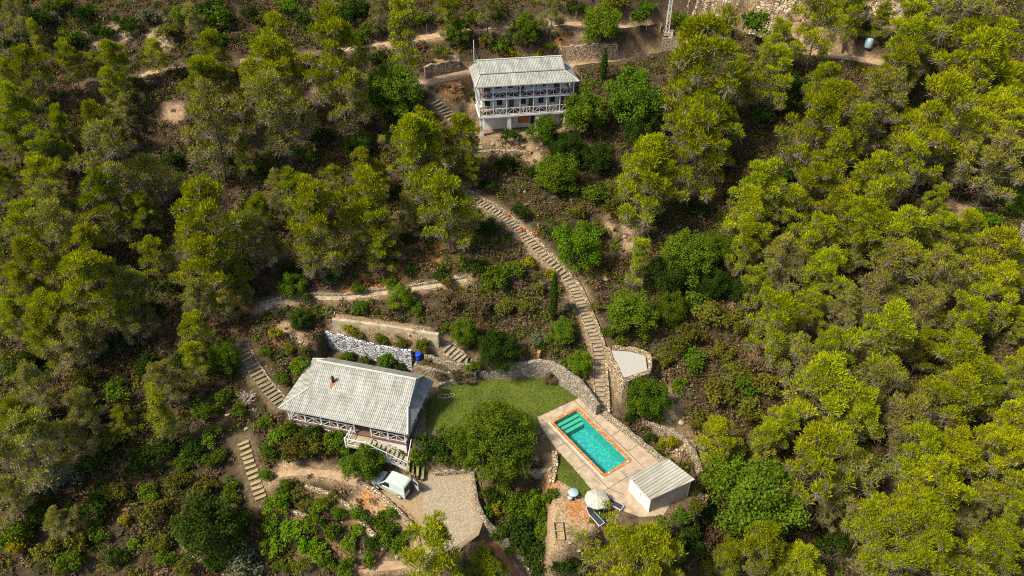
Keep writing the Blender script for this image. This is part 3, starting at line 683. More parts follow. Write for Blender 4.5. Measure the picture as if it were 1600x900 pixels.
STY = {'f': ('full', 'yellow-green pine'), 'p': ('pale', 'thin grey-green pine'), 's': ('slim', 'slender yellow-green pine')}
for i, tkn in enumerate(pines.split()):
    u, v, wd, st = tkn.split(','); pr = PINES['big' if float(wd) > 122 else STY[st][0]]
    place(pr[(i * 5 + i // 3) % len(pr)], 'pine_tree', float(u), float(v), float(wd), 'pine', STY[st][1], 'pine tree', 'pines of the forest')
broad = """770,688,142,bigleaf 903,386,82,bright 870,273,72,leaf 985,488,84,leaf 990,155,92,leaf 915,172,80,leaf 612,142,96,leaf 940,37,68,bright 820,45,56,leaf 780,547,74,dark 878,520,50,leaf 908,567,46,bright 625,462,46,bright 455,446,46,leaf 1075,402,92,leaf 1120,388,64,leaf 1180,790,140,leaf 1130,735,76,bright 350,557,54,leaf 330,825,110,dark 1010,622,72,leaf 568,722,70,leaf 715,50,48,leaf 1050,482,54,leaf 1232,772,64,leaf 470,496,40,dark 850,205,50,leaf 725,520,46,leaf 885,230,60,dark 930,245,60,dark 1040,430,70,dark 1000,200,60,dark 1110,440,56,dark 1165,455,50,dark 560,225,50,dark"""
BN = {'bigleaf': 'green round-crowned tree', 'leaf': 'green round-crowned tree', 'dark': 'dark green bushy tree', 'bright': 'bright green leafy tree'}
for i, tkn in enumerate(broad.split()):
    u, v, wd, st = tkn.split(','); pr = BROAD[st]
    place(pr[i % len(pr)], 'broadleaf_tree', float(u), float(v), float(wd), 'broad-leaved tree', BN[st], 'tree', 'broad-leaved trees on the slope')
bushes = """1066,808,36,m 1088,792,34,o 1036,824,40,m 1084,765,26,o 425,820,40,g 480,850,44,g 510,880,40,m 545,850,36,g 600,840,36,g 612,800,30,m 585,815,30,d 640,835,28,g 530,800,34,m 500,790,36,g 465,770,30,o 560,825,32,g 575,875,34,m 760,800,26,g 790,765,28,m 820,800,34,g 775,790,26,y 830,850,40,m 850,830,36,g 805,860,34,m 1078,822,44,d 1052,842,46,m 1098,800,36,d 1104,770,30,o 470,885,40,o 440,885,34,m 290,885,40,o 330,880,34,m 430,520,26,y 452,545,28,o 415,548,26,m 475,548,24,o 40,570,60,d 130,590,50,o 180,610,50,m 230,660,44,o 280,560,44,d 60,650,50,m 20,700,60,d 140,720,50,m 60,760,50,d 20,830,60,m 110,880,50,m 150,830,44,m 230,770,44,m 260,870,40,m 320,760,44,o 290,720,40,m 180,770,44,o 330,680,40,m 20,60,50,d 110,60,44,m 200,40,44,d 260,50,44,o 420,30,40,o 450,10,44,m 510,25,44,o 560,10,40,d 650,30,40,m 690,30,34,o 740,30,40,m 770,20,44,d 900,12,40,d 960,8,44,o 1010,10,34,m 340,60,36,m 20,10,50,d 90,8,44,m 330,8,44,d 400,60,36,o 560,520,28,o 596,528,26,m 628,537,26,o 545,512,22,y 660,537,24,m 570,565,26,m 625,574,24,d 700,440,30,o 330,440,44,d 270,440,44,d 210,430,44,m 110,460,40,d 360,370,40,d 290,320,36,d 560,450,30,m 520,430,36,d 460,420,40,d 610,440,28,m 900,330,36,o 930,300,44,m 960,290,36,o 930,360,34,m 1090,470,50,m 1060,540,44,o 1130,550,44,o 1170,600,50,m 1088,65,30,d 800,210,36,d 745,150,26,d 815,330,36,d 758,355,40,d 770,432,58,m 800,425,52,m 870,362,36,d 1020,336,40,m 960,325,52,o 845,530,34,s 1110,490,60,o 1150,502,50,o 1085,560,52,m 1120,612,70,o 1170,640,60,o 1060,602,36,m 1040,692,28,y 1016,684,24,d 1052,690,24,y 430,682,40,g 460,704,50,o 500,694,52,o 535,690,44,m 420,706,30,m 700,692,58,d 672,695,50,d 655,712,40,m 690,712,44,m 455,668,32,m 487,677,40,d 518,685,38,m 545,694,28,m 470,684,30,o 430,792,52,g 455,822,60,g 490,815,46,g 425,852,46,g 500,862,52,g 520,832,40,m 600,817,50,m 620,850,44,m 580,850,38,d 540,890,50,m 770,776,40,d 800,790,44,m 835,782,40,g 860,772,36,m 815,832,58,d 850,802,48,m 780,830,36,m 840,872,60,d 880,882,50,d 380,882,62,s 440,780,40,g 520,776,26,o 560,800,38,m 470,572,40,g 440,592,30,m 540,556,30,m 605,566,40,m 740,572,28,m 372,640,30,m 415,660,30,m 650,480,30,m 560,480,36,m 480,465,24,d 745,415,40,d 690,430,34,d 640,372,30,d 790,255,36,d 765,290,30,d 830,270,30,d 720,270,30,m 1010,520,30,m 950,520,26,m 1080,520,50,o 1040,560,36,o 1200,600,60,o 1100,660,50,o 1150,580,50,o 1210,560,50,m 1025,650,30,o 985,650,24,d 860,430,26,y 825,410,26,y 930,480,26,o 875,35,18,m 855,70,30,m 780,70,40,m 760,62,30,o 690,80,34,o 840,88,30,y 800,85,34,y 1180,35,60,m 1130,38,40,m 1060,30,34,m 1000,25,40,m 560,60,40,m 590,90,34,d 580,45,40,m 500,50,44,d 470,30,40,d 540,20,44,d 620,15,34,m 230,25,40,s 290,20,44,m 340,25,50,m 390,20,40,d 130,20,40,d 80,30,30,s 160,50,44,d 60,30,50,d 420,200,40,m 500,215,44,d 360,250,30,d 280,300,40,d 270,250,40,d 480,240,40,m 400,260,40,m 610,205,34,d 230,480,44,d 180,540,50,d 230,570,50,d 260,610,44,m 320,640,40,m 350,620,36,m 130,640,60,o 170,690,60,o 100,740,60,s 220,720,56,d 260,700,50,d 300,700,44,d 335,715,40,m 210,850,26,g 195,810,24,y 120,840,50,o 80,860,60,o 30,850,44,y 60,800,56,d 150,790,60,d 240,800,50,o 250,850,44,o 180,870,40,d 280,750,44,o 360,770,40,m 415,740,26,m 445,760,30,m 475,790,30,o 640,420,26,d 660,350,24,d 1130,250,50,d 1150,310,40,d 1090,330,40,d 1060,270,40,d 1230,230,40,d 1240,270,44,d 1320,430,50,b 1480,270,50,b 1500,300,44,b 1540,340,50,m 1590,320,50,m 1520,430,44,d 1440,440,60,b 1240,640,50,b 1180,520,40,o 1190,560,60,b 1350,575,50,b 1400,640,60,b 1480,670,50,b 1260,800,60,b 1300,850,60,d 1500,780,60,d 1540,760,50,d 1350,750,50,b 1120,835,60,b 1080,850,50,d 1190,180,50,d 1230,160,50,d 1320,190,50,b 1380,200,40,b 1240,130,50,d 860,590,26,b 716,588,30,b 690,583,28,b 730,590,24,b 790,480,40,o 750,480,44,b 700,470,40,b 820,480,34,o 840,450,30,o 890,480,24,s 660,540,30,o 700,510,24,m"""
BU = {'g': 'bright green leafy bush', 'd': 'dark green bush', 'm': 'green bush', 'o': 'olive scrub bush', 's': 'silvery grey bush', 'y': 'yellow-green bush', 'b': 'dry brown bush'}
for i, tkn in enumerate(bushes.split()):
    u, v, wd, st = tkn.split(','); pr = BUSH[st]
    if 410 < float(u) < 650 and 768 < float(v) < 895: wd = float(wd) * .9
    place(pr[i % len(pr)], 'bush', float(u), float(v), float(wd) * 1.1, 'bush', BU[st], 'bush', 'bushes scattered over the slope', simple=True)

# cypress
def cypress(u, v, hpx):
    q = G(u, v); d = depth(*q); H = hpx * d / FPX / .72; rng = np.random.RandomState(5); n = 1500
    t = rng.rand(n) ** .8; r = .55 * np.sin(np.pi * np.clip(.12 + t * .88, 0, 1)) ** .7 * rng.uniform(.5, 1.05, n); a = rng.uniform(0, 6.28, n)
    p = np.stack([r * np.cos(a), r * np.sin(a), .2 + t * H], 1); nr = np.stack([np.cos(a), np.sin(a), .3 + 0 * a], 1) + rng.normal(size=(n, 3)) * .4
    e = empty('cypress_tree', q); MB().tube([(0, 0, -.4), (0, 0, H * .6)], [.09, .03]).build('trunk', M['bark'], e)
    link('crown', quad_mesh('cypress_crown', [(quads(p, nr, .26, .12, rng), 0)], [M['leaf_dark']]), e); return e
tag(cypress(864, 500, 62), 'narrow dark cypress standing left of the long stone stairway', 'cypress', 'cypress trees')
tag(cypress(942, 128, 36), 'small pointed cypress behind the right end of the upper house', 'cypress', 'cypress trees')

# dead bare trees
def dead_tree(u, v, hpx, seed, label, lying=False):
    q = G(u, v); d = depth(*q); H = hpx * d / FPX; rr = random.Random(seed); mb = MB()
    def grow(p, dr, ln, r, lev):
        mid = p + dr * ln * .5 + Vector((rr.uniform(-.1, .1), rr.uniform(-.1, .1), rr.uniform(-.05, .1))) * ln
        e = p + dr * ln + Vector((rr.uniform(-.15, .15), rr.uniform(-.15, .15), 0)) * ln
        mb.tube([p, mid, e], [r, r * .8, r * .5], 5)
        if lev < 4:
            for k in range(rr.randint(3, 4)):
                nd = (dr + Vector((rr.uniform(-1, 1), rr.uniform(-1, 1), rr.uniform(-.3, .7)))).normalized()
                grow(p + (e - p) * rr.uniform(.35, 1), nd, ln * rr.uniform(.5, .75), max(r * .55, .022), lev + 1)
    dr = Vector((.9, .1, .15)).normalized() if lying else Vector((rr.uniform(-.2, .2), rr.uniform(-.2, .2), 1)).normalized()
    grow(Vector((0, 0, -.2 if not lying else .1)), dr, H * .5, .10 * H / 5 + .02, 0)
    o = mb.build('dead_tree', M['deadwood'], recalc=False); o.location = q; tag(o, label, 'dead tree', 'bare dead trees')
dead_tree(1445, 690, 70, 1, 'bare whitish dead tree with tangled twigs among the pines on the right')
dead_tree(1592, 400, 60, 2, 'bare pale dead tree at the right edge of the photo')
dead_tree(352, 650, 55, 3, 'bleached dead branches lying on the ground left of the lower house', True)
dead_tree(1330, 785, 90, 4, 'grey dead tree with forked limbs right of the pool shed')
dead_tree(1400, 470, 60, 5, 'grey dead tree with fine twigs below the dense pines on the right')
dead_tree(1210, 470, 50, 6, 'leafless grey tree left of the dense pine stand')

# undergrowth: one mass nobody could count
def undergrowth():
    rng = np.random.RandomState(21); n = 44000
    x = rng.uniform(-86, 86, n); y = rng.uniform(27, 128, n)
    f = fbm(x / 4 + 50, y / 4 + 20); keep = f + rng.uniform(-.2, .2, n) > .22
    x, y = x[keep], y[keep]; parts = {0: [], 1: [], 2: [], 3: [], 4: [], 5: []}
    sel = fbm(x / 7 + 7, y / 7 + 90) + rng.uniform(-.14, .14, len(x))
    for i in range(len(x)):
        r = rng.uniform(.25, .55) if rng.rand() < .62 else rng.uniform(.5, .95)
        if grid_at(CLEAR, x[i], y[i]) > .5 or grid_at(CLEAR, x[i] + r, y[i]) > .5 or grid_at(CLEAR, x[i], y[i] - r) > .5: continue
        b = grid_at(BARE, x[i], y[i])
        if b > .35 and (rng.rand() < .75 or r > .6): continue
        nq = int(14 + 62 * r * r + 14 * r); z = gz(x[i], y[i])
        dd = dirs(nq, rng, -.1); q = np.array([x[i], y[i], z]) + dd * (r * rng.uniform(.35, 1.12, nq))[:, None] * np.array([1, 1, 1.0])
        k = 4 if b > .3 else (0 if sel[i] < .43 else 2 if sel[i] < .49 else 1 if sel[i] < .53 else 3 if sel[i] < .57 else 0)
        if rng.rand() < .22: k = rng.choice([0, 0, 1, 2, 2, 3, 3, 4, 5])
        if r < .4 and rng.rand() < .35: k = 0
        parts[k].append(quads(q, dd * .5 + rng.normal(size=(nq, 3)) * .7 + np.array([0, 0, .3]), .27, .16, rng))
    me = quad_mesh('undergrowth', [(np.concatenate(p), k) for k, p in parts.items() if p], [M['scrub_brown'], M['leaf_dark'], M['leaf_olive'], M['leaf'], M['scrub_tan'], M['leaf_silver']])
    tag(link('undergrowth', me), 'low dry brown and green scrub covering the hillside', 'undergrowth', None, 'stuff')
undergrowth()
def grass(poly, z, n, name, label):
    rng = np.random.RandomState(3); pts = np.array([(p.x, p.y) for p in poly]); lo, hi = pts.min(0), pts.max(0); out = []
    c = rng.uniform(lo, hi, (n * 3, 2)); ins = np.zeros(len(c), bool); m = len(pts)
    for i in range(m):
        (ax, ay), (bx, by) = pts[i], pts[(i + 1) % m]
        ins ^= ((ay > c[:, 1]) != (by > c[:, 1])) & (c[:, 0] < (bx - ax) * (c[:, 1] - ay) / (by - ay + 1e-12) + ax)
    c = c[ins][:n]; p = np.concatenate([c, np.full((len(c), 1), z)], 1); nr = rng.normal(size=p.shape) * np.array([1, 1, .35])
    tag(link(name, quad_mesh(name, [(quads(p + np.array([0, 0, .04]), nr, .10, .07, rng), 0)], [M['grass']])), label, 'grass', None, 'stuff')
grass(lawn, Z_LAWN + .035, 9000, 'grass', 'short yellowish green grass of the lawn')
grass(strip, Z_LAWN + .02, 1500, 'grass', 'dark grass beside the pool terrace')

# ------------------------------------------------------------------ stone walls
def wall(label, pts, thick, m, zb=None, jag=.12, name='stone_wall', cat='stone wall', group=None, smooth=False):
    """pts: (x,y,ztop) polyline; goes down into the ground"""
    pts = catmull([Vector(p) for p in pts], .4); rr = random.Random(int(abs(pts[0].x * 97 + pts[0].y * 13))); mb = MB(); rows = []
    for i, p in enumerate(pts):
        d = pts[min(i + 1, len(pts) - 1)] - pts[max(i - 1, 0)]; d.z = 0; d.normalize(); s = Vector((-d.y, d.x, 0)) * thick / 2
        g = min(gz(p.x + s.x * 2.5, p.y + s.y * 2.5), gz(p.x - s.x * 2.5, p.y - s.y * 2.5)) - .4
        b = g if zb is None else zb; t = p.z + rr.uniform(-jag, jag); t = max(t, b + .2)
        prof = [(-1.25, b), (-1.12, b + (t - b) * .5), (-.95, t - .04), (-.6, t), (.6, t), (.95, t - .04), (1.12, b + (t - b) * .5), (1.25, b)]
        rows.append([p + s * (k + rr.uniform(-.06, .06)) + Vector((0, 0, z - p.z)) for k, z in prof])
    n = 8
    mb.add([v for r in rows for v in r], [(i * n + k, i * n + k + 1, (i + 1) * n + k + 1, (i + 1) * n + k) for i in range(len(rows) - 1) for k in range(n - 1)] + [tuple(range(n)), tuple((len(rows) - 1) * n + k for k in reversed(range(n)))])
    return tag(mb.build(name, m), label, cat, group)
def wp(px, zb, hs): return [Vector((*(P(u, v, zb).xy), zb + h)) for (u, v), h in zip(px, hs)]
def wg(px, hs): return [Vector((*(q := G(u, v)).xy, q.z + h)) for (u, v), h in zip(px, hs)]
GW = 'dry stone walls of the terraces'
wall('high curved grey rubble wall behind the lawn', wp([(735, 590), (760, 589), (790, 588), (806, 587), (850, 586), (876, 599), (905, 619), (934, 648)], Z_LAWN, [.7, .9, 1.1, 1.9, 2.2, 2.4, 2.3, 1.5]), .5, M['rubble_grey'], group=GW)
wall('low stone border between the lower house and the high lawn wall', wp([(684, 606), (700, 601), (730, 596), (745, 591)], Z_LAWN, [.5, .6, .6, .7]), .4, M['rubble_grey'], group=GW)
wall('tall tan stone wall holding up the gravel pad beside the stairs', [Vector((*P(u, v, GPZ).xy, GPZ + .1)) for u, v in [(949, 543), (956, 560), (965, 577), (975, 594), (995, 588), (1013, 582)]], .45, M['rubble_tan'], group=GW, jag=.06)
wall('low stone rim along the back of the gravel pad', [Vector((*P(u, v, GPZ).xy, GPZ + .35)) for u, v in [(957, 545), (985, 547), (1010, 554), (1016, 570), (1014, 580)]], .4, M['rubble_tan'], group=GW)
wall('whitewashed wall of rough white stones behind the lower house', [Vector((p.x, p.y, WW_T + .1 + (.5 if i == 2 else 0))) for i, p in enumerate(ww_b)], .35, M['whitestone'], group=GW, jag=.05)
wall('smooth beige retaining wall above the whitewashed wall', [Vector((p.x, p.y, BW_T + .1)) for p in bw_b], .45, M['concrete'], jag=.02, group=GW)
wall('low stone wall along the right edge of the pool terrace', wp([(944, 650), (975, 674), (1010, 702), (1044, 730)], Z_LAWN, [.7, .6, .6, .7]), .5, M['rubble'], group=GW)
wall('upper stone terrace wall behind the pool shed', wg([(1003, 662), (1030, 672), (1062, 688), (1082, 712), (1094, 745)], [.5, .6, .7, .8, .8]), .5, M['rubble'], group=GW)
wall('stone wall facing the dirt track left of the upper house', wg([(664, 119), (690, 114), (718, 107)], [1.5, 1.6, 1.3]), .6, M['rubble_tan'], group=GW)
wall('low tan stone wall behind the upper house', [Vector((*P(u, v, z).xy, z + h)) for u, v, z, h in [(868, 92, 21.1, .9), (900, 91, 21.1, 1.2), (935, 89, 21.2, 1.3), (980, 85, 21.4, 1.3), (1036, 79, 21.7, 1.4)]], .5, M['rubble'], group=GW)
wall('loose orange stone bank above the track behind the upper house', wg([(872, 76), (905, 74), (940, 72), (965, 70)], [.3, .5, .5, .2]), .8, M['rubble_tan'], jag=.2, group=GW)
wall('pale stone wall below the road beside the lattice pole', wg([(1034, 72), (1060, 68), (1100, 66), (1135, 68)], [1.2, 1.0, .9, .8]), .5, M['rubble'], group=GW)
wall('curved stone wall between the driveway and the vegetable bed', wg([(738, 742), (741, 765), (746, 790), (757, 815), (785, 845), (812, 872), (832, 900)], [.5, .6, .6, .7, .8, .8, .7]), .45, M['rubble'], group=GW)
wall('stone kerb wall along the path below the white van', wg([(560, 754), (590, 772), (620, 798), (642, 822), (654, 848), (657, 866)], [.4, .4, .4, .4, .4, .4]), .4, M['rubble_tan'], group=GW)
wall('low stone wall under the big round tree', wg([(680, 742), (712, 739), (745, 737), (790, 738), (830, 741), (862, 738)], [.5, .5, .5, .6, .7, .7]), .4, M['rubble'], group=GW)
wall('short curved wall end left of the pool terrace', wg([(866, 712), (868, 728), (865, 745), (862, 758)], [.6, .6, .6, .5]), .5, M['rubble_tan'], group=GW)
wall('stone edging of the reddish flower bed behind the lower house', wg([(648, 572), (680, 582), (715, 588), (744, 586)], [.4, .5, .5, .5]), .4, M['rubble'], group=GW)
wall('stone edging above the reddish flower bed', wg([(664, 558), (690, 566), (720, 574), (742, 572)], [.5, .5, .5, .5]), .4, M['rubble'], group=GW)
wall('terrace wall under the upper house front', wg([(752, 240), (790, 238), (830, 240)], [.5, .5, .4]), .5, M['rubble_tan'], group=GW)
wall('rough stone heap wall inside the garden left of the driveway', wg([(556, 792), (562, 812), (575, 830), (590, 848), (602, 862)], [.5, .5, .5, .5, .5]), .6, M['rubble_tan'], jag=.2, group=GW)
wall('low stone edge of the upper garden bed left of the driveway', wg([(478, 760), (528, 780), (568, 812)], [.3, .35, .3]), .35, M['rubble_tan'], group=GW)
wall('low stone edge of the lower garden bed at the bottom', wg([(428, 792), (474, 806), (520, 832)], [.3, .3, .3]), .35, M['rubble_tan'], group=GW)
wall('stone border along the pale path above the lower house', wg([(406, 474), (470, 461), (540, 460), (600, 452), (660, 444), (728, 433)], [.15, .25, .2, .25, .2, .2]), .35, M['rubble'], group=GW)
wall('red earth bed edge in the vegetable garden', wg([(520, 855), (545, 872), (568, 888), (598, 864)], [.2, .2, .2, .2]), .3, M['soil'], group='garden bed edges', name='bed_edge', cat='garden edge')
wall('orange earth bed edge beside the curved stone wall', wg([(748, 752), (755, 775), (768, 795)], [.2, .2, .2]), .3, M['soil'], group='garden bed edges', name='bed_edge', cat='garden edge')

# ------------------------------------------------------------------ stairways
def stairway(label, pts, width, spacing, mt, ms, side=None, group='garden stairways', name='stairway'):
    root = empty(name, pts[0]); tag(root, label, 'stairs', group); c = catmull(pts, .1); o = pts[0]
    acc = 0; last = c[0]; k = 0
    for p, q in zip(c[:-1], c[1:]):
        acc += (q - p).xy.length if hasattr((q - p), 'xy') else (q - p).length
        if acc >= spacing:
            acc = 0; d = (q - p); d.z = 0; d.normalize(); s = Vector((-d.y, d.x, 0)); rr = random.Random(k); k += 1
            wj = width / 2 * rr.uniform(.88, 1.08); d = (d + s * rr.uniform(-.07, .07)).normalized(); s = Vector((-d.y, d.x, 0)); a = q - o; mb = MB(); h0 = .9
            t0, t1 = -spacing * .30, spacing * .42
            def cr(tt, sd, z): return a + d * tt + s * sd + Vector((0, 0, z))
            zt = .12 + rr.uniform(-.03, .03); tl = rr.uniform(-.03, .03)
            mb.add([cr(t0 + rr.uniform(-.05, .05), -wj, zt + tl), cr(t0 + rr.uniform(-.05, .05), wj, zt - tl), cr(t1, wj, zt - tl), cr(t1, -wj, zt + tl), cr(t0, -wj, zt - .11), cr(t0, wj, zt - .11), cr(t1, wj, zt - .11), cr(t1, -wj, zt - .11)],
                   [(0, 1, 2, 3), (7, 6, 5, 4), (0, 4, 5, 1), (1, 5, 6, 2), (2, 6, 7, 3), (3, 7, 4, 0)], 0)
            t0b = t0 + .06; wk = wj - .03
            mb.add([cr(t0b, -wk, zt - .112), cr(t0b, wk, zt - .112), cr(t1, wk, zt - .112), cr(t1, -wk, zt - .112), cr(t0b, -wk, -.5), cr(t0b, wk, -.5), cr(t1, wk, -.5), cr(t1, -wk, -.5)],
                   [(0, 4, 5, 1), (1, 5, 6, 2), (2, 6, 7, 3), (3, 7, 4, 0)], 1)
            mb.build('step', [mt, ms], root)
    if side:
        for sg, h, tk in side:
            mb = MB(); rows = []; rr = random.Random(5); cc = catmull(pts, .5)
            for i, p in enumerate(cc):
                d = cc[min(i + 1, len(cc) - 1)] - cc[max(i - 1, 0)]; d.z = 0; d.normalize(); s = Vector((-d.y, d.x, 0))
                e = p - o + s * sg * (width / 2 + tk / 2 + .03); hh = h + rr.uniform(-.04, .04)
                rows.append([e - s * tk / 2 + Vector((0, 0, -.8)), e - s * tk / 2 + Vector((0, 0, hh)), e + s * tk / 2 + Vector((0, 0, hh)), e + s * tk / 2 + Vector((0, 0, -.8))])
            mb.add([v for r in rows for v in r], [(i * 4 + k, i * 4 + k + 1, i * 4 + 5 + k, i * 4 + 4 + k) for i in range(len(rows) - 1) for k in range(3)] + [(0, 1, 2, 3), tuple((len(rows) - 1) * 4 + k for k in (3, 2, 1, 0))])
            mb.build('side_wall', M['rubble_tan'], root)
    return root
def gpts(px): return [G(u, v) for u, v in px]
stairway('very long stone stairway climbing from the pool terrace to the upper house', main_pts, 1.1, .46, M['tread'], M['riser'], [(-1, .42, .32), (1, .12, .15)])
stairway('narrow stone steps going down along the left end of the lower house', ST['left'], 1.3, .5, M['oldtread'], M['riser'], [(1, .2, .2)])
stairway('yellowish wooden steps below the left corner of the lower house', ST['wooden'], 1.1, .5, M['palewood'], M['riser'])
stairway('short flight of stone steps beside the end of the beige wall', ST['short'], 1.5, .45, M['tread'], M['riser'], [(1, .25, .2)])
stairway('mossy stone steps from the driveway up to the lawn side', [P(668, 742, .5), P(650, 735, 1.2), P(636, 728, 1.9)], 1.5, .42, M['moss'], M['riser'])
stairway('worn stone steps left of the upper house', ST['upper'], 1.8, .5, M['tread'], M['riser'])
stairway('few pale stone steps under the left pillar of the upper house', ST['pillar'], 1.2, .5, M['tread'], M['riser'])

# ------------------------------------------------------------------ houses
def roof_slope(mb, pts, u_axis, mi=0):
    """planar polygon with metre UVs: u along u_axis, v down the slope"""
    pts = [Vector(p) for p in pts]; u = Vector(u_axis).normalized(); nrm = (pts[1] - pts[0]).cross(pts[-1] - pts[0]).normalized(); v = nrm.cross(u)
    mb.add(pts, [tuple(range(len(pts)))], mi, [((p - pts[0]).dot(u), (p - pts[0]).dot(v)) for p in pts])
def make_roof(root, Ln, D, ez, aL, aR, chim, f=2.4, bk=.9, drop=1.03, rise=1.4):
    """skirt roof with hips all round and a gable roof standing on it"""
    e = [(0, 0, ez), (Ln, 0, ez), (Ln, D, ez), (0, D, ez)]; zb = ez + drop
    b = [(aL, f, zb), (Ln - aR, f, zb), (Ln - aR, D - bk, zb), (aL, D - bk, zb)]
    mb = MB(); th = .10
    roof_slope(mb, [e[0], e[1], b[1], b[0]], (1, 0, 0)); roof_slope(mb, [e[1], e[2], b[2], b[1]], (0, 1, 0))
    roof_slope(mb, [e[2], e[3], b[3], b[2]], (1, 0, 0)); roof_slope(mb, [e[3], e[0], b[0], b[3]], (0, 1, 0))
    low = [(x, y, z - th) for x, y, z in e]
    mb.add(e + low, [(0, 1, 5, 4), (1, 2, 6, 5), (2, 3, 7, 6), (3, 0, 4, 7), (7, 6, 5, 4)], 1)
    ov = .28; ym = (f + D - bk) / 2; zr = zb + rise; sl = rise / (ym - f); z0 = zb + .16
    A = [(aL - ov, f - ov, z0 - ov * sl), (Ln - aR + ov, f - ov, z0 - ov * sl), (Ln - aR + ov, ym, zr + .16), (aL - ov, ym, zr + .16), (aL - ov, D - bk + ov, z0 - ov * sl), (Ln - aR + ov, D - bk + ov, z0 - ov * sl)]
    roof_slope(mb, [A[0], A[1], A[2], A[3]], (1, 0, 0)); roof_slope(mb, [A[5], A[4], A[3], A[2]], (1, 0, 0))
    B = [(x, y, z - .09) for x, y, z in A]
    mb.add(A + B, [(0, 1, 7, 6), (4, 5, 11, 10), (3, 0, 6, 9), (4, 3, 9, 10), (1, 2, 8, 7), (2, 5, 11, 8)], 1)
    mb.add([(aL + .02, f, zb - .05), (aL + .02, D - bk, zb - .05), (aL + .02, ym, zr), (Ln - aR - .02, f, zb - .05), (Ln - aR - .02, D - bk, zb - .05), (Ln - aR - .02, ym, zr)], [(0, 1, 2), (5, 4, 3)], 1)
    r = mb.build('roof', [M['roof'], M['roof_edge']], root, recalc=False)
    cp = MB()
    cp.bar((aL - ov, ym, zr + .19), (Ln - aR + ov, ym, zr + .19), .26, .07)
    cp.build('ridge_cap', M['roof_edge'], r)
    for p, q in ((e[0], b[0]), (e[1], b[1]), (e[2], b[2]), (e[3], b[3])):
        p = Vector(p); q = Vector(q); MB().bar(p + Vector((0, 0, .03)), q + Vector((0, 0, .03)), .16, .06).build('hip_cap', M['roof_edge'], r)
    for cx, cy, h, rusty in chim:
        zc = zr - abs(cy - ym) * sl + .16
        c = MB(); c.lathe((cx, cy, zc - .2), [(.12, 0), (.12, h), (.2, h), (.2, h + .06), (.12, h + .16), (.16, h + .2), (.16, h + .24)], 10); cc = c.build('chimney', M['dark'], r)
        if rusty:
            s = MB(); k = sl
            for x0, x1, y0, y1 in ((-.27, .27, -.32, .22), (-.2, .0, -.6, -.322)):
                s.add([(cx + x0, cy + y0, zc + y0 * k + .03), (cx + x1, cy + y0, zc + y0 * k + .03), (cx + x1, cy + y1, zc + y1 * k + .03), (cx + x0, cy + y1, zc + y1 * k + .03)], [(0, 1, 2, 3)])
            s.build('rusty_flashing', M['rust'], r)
    return r
def railing(root, p, q, h=.95, panels=2, slash=True):
    """top and bottom rail with stiles and slanting braces between two posts"""
    p, q = Vector(p), Vector(q); mb = MB(); z = Vector((0, 0, 1)); w_ = .055
    mb.bar(p + z * h, q + z * h, .075, .05); mb.bar(p + z * .12, q + z * .12, .05, .05)
    for k in range(panels):
        a = p + (q - p) * (k / panels); b = p + (q - p) * ((k + 1) / panels)
        if k: mb.bar(a + z * .0, a + z * (h + .1), w_, w_)
        if k % 2 == 0: mb.bar(a + z * .15, b + z * (h - .05), .04, .04)
        else: mb.bar(a + z * (h - .05), b + z * .15, .04, .04)
    return mb.build('railing', M['white'], root)
def window(root, x, y, z, w_, h, door=False):
    f = MB(); t = .07
    f.box((x - w_ / 2 - t, y - .05, z - t), (x + w_ / 2 + t, y, z)); f.box((x - w_ / 2 - t, y - .05, z + h), (x + w_ / 2 + t, y, z + h + t))
    f.box((x - w_ / 2 - t, y - .05, z), (x - w_ / 2, y, z + h)); f.box((x + w_ / 2, y - .05, z), (x + w_ / 2 + t, y, z + h))
    o = f.build('door' if door else 'window', M['white'], root)
    MB().box((x - w_ / 2, y - .03, z), (x + w_ / 2, y - .005, z + h)).build('panel' if door else 'pane', M['wood'] if door else M['glass'], o); return o
def post(root, x, y, z0, z1, w_=.13, brace=True, down=.6):
    mb = MB(); mb.box((x - w_ / 2, y - w_ / 2, z0), (x + w_ / 2, y + w_ / 2, z1))
    if brace:
        for s in (-1, 1): mb.bar((x + s * .05, y, z1 - down), (x + s * .5, y, z1 - .06), .07)
    return mb.build('post', M['white'], root)

# ---- lower house (origin under its front left eave corner at floor level)
H1 = empty('lower_house', (LH0.x, LH0.y, Z_FLOOR), LHA)
tag(H1, 'lower white house with pale hipped roof and rusty chimney base above the driveway', 'house', 'white veranda houses')
EZ = LH0.z - Z_FLOOR
make_roof(H1, LHLEN, LHD, EZ, 2.5, 1.05, [(4.7, 3.5, .75, True)], f=3.0, bk=.6)
MB().box((.45, .5, -.2), (LHLEN - .45, LHD - .5, 0)).build('floor', M['deckwood'], H1)
MB().box((.6, .6, -3.2), (LHLEN - .6, LHD - .6, -.2)).build('foundation', M['wash'], H1)
MB().box((2.0, 2.5, 0), (LHLEN - 1.7, LHD - .9, EZ + .6)).build('wall', M['wash'], H1)
bays = 7; x0, x1 = .62, LHLEN - .62; bx = [x0 + (x1 - x0) * i / bays for i in range(bays + 1)]
for x in bx: post(H1, x, .62, -.2, EZ + .02)
for i in range(bays):
    if i == 4: continue
    railing(H1, (bx[i] + .07, .62, 0), (bx[i + 1] - .07, .62, 0))
sy = [.62 + (LHD - 1.24) * i / 4 for i in range(5)]
for i in range(1, 5): post(H1, x1, sy[i], -.2, EZ + .02, brace=False); post(H1, x0, sy[i], -.2, EZ + .02, brace=False)
for i in range(4):
    railing(H1, (x0, sy[i] + .07, 0), (x0, sy[i + 1] - .07, 0))
    if i < 2: railing(H1, (x1, sy[i] + .07, 0), (x1, sy[i + 1] - .07, 0))
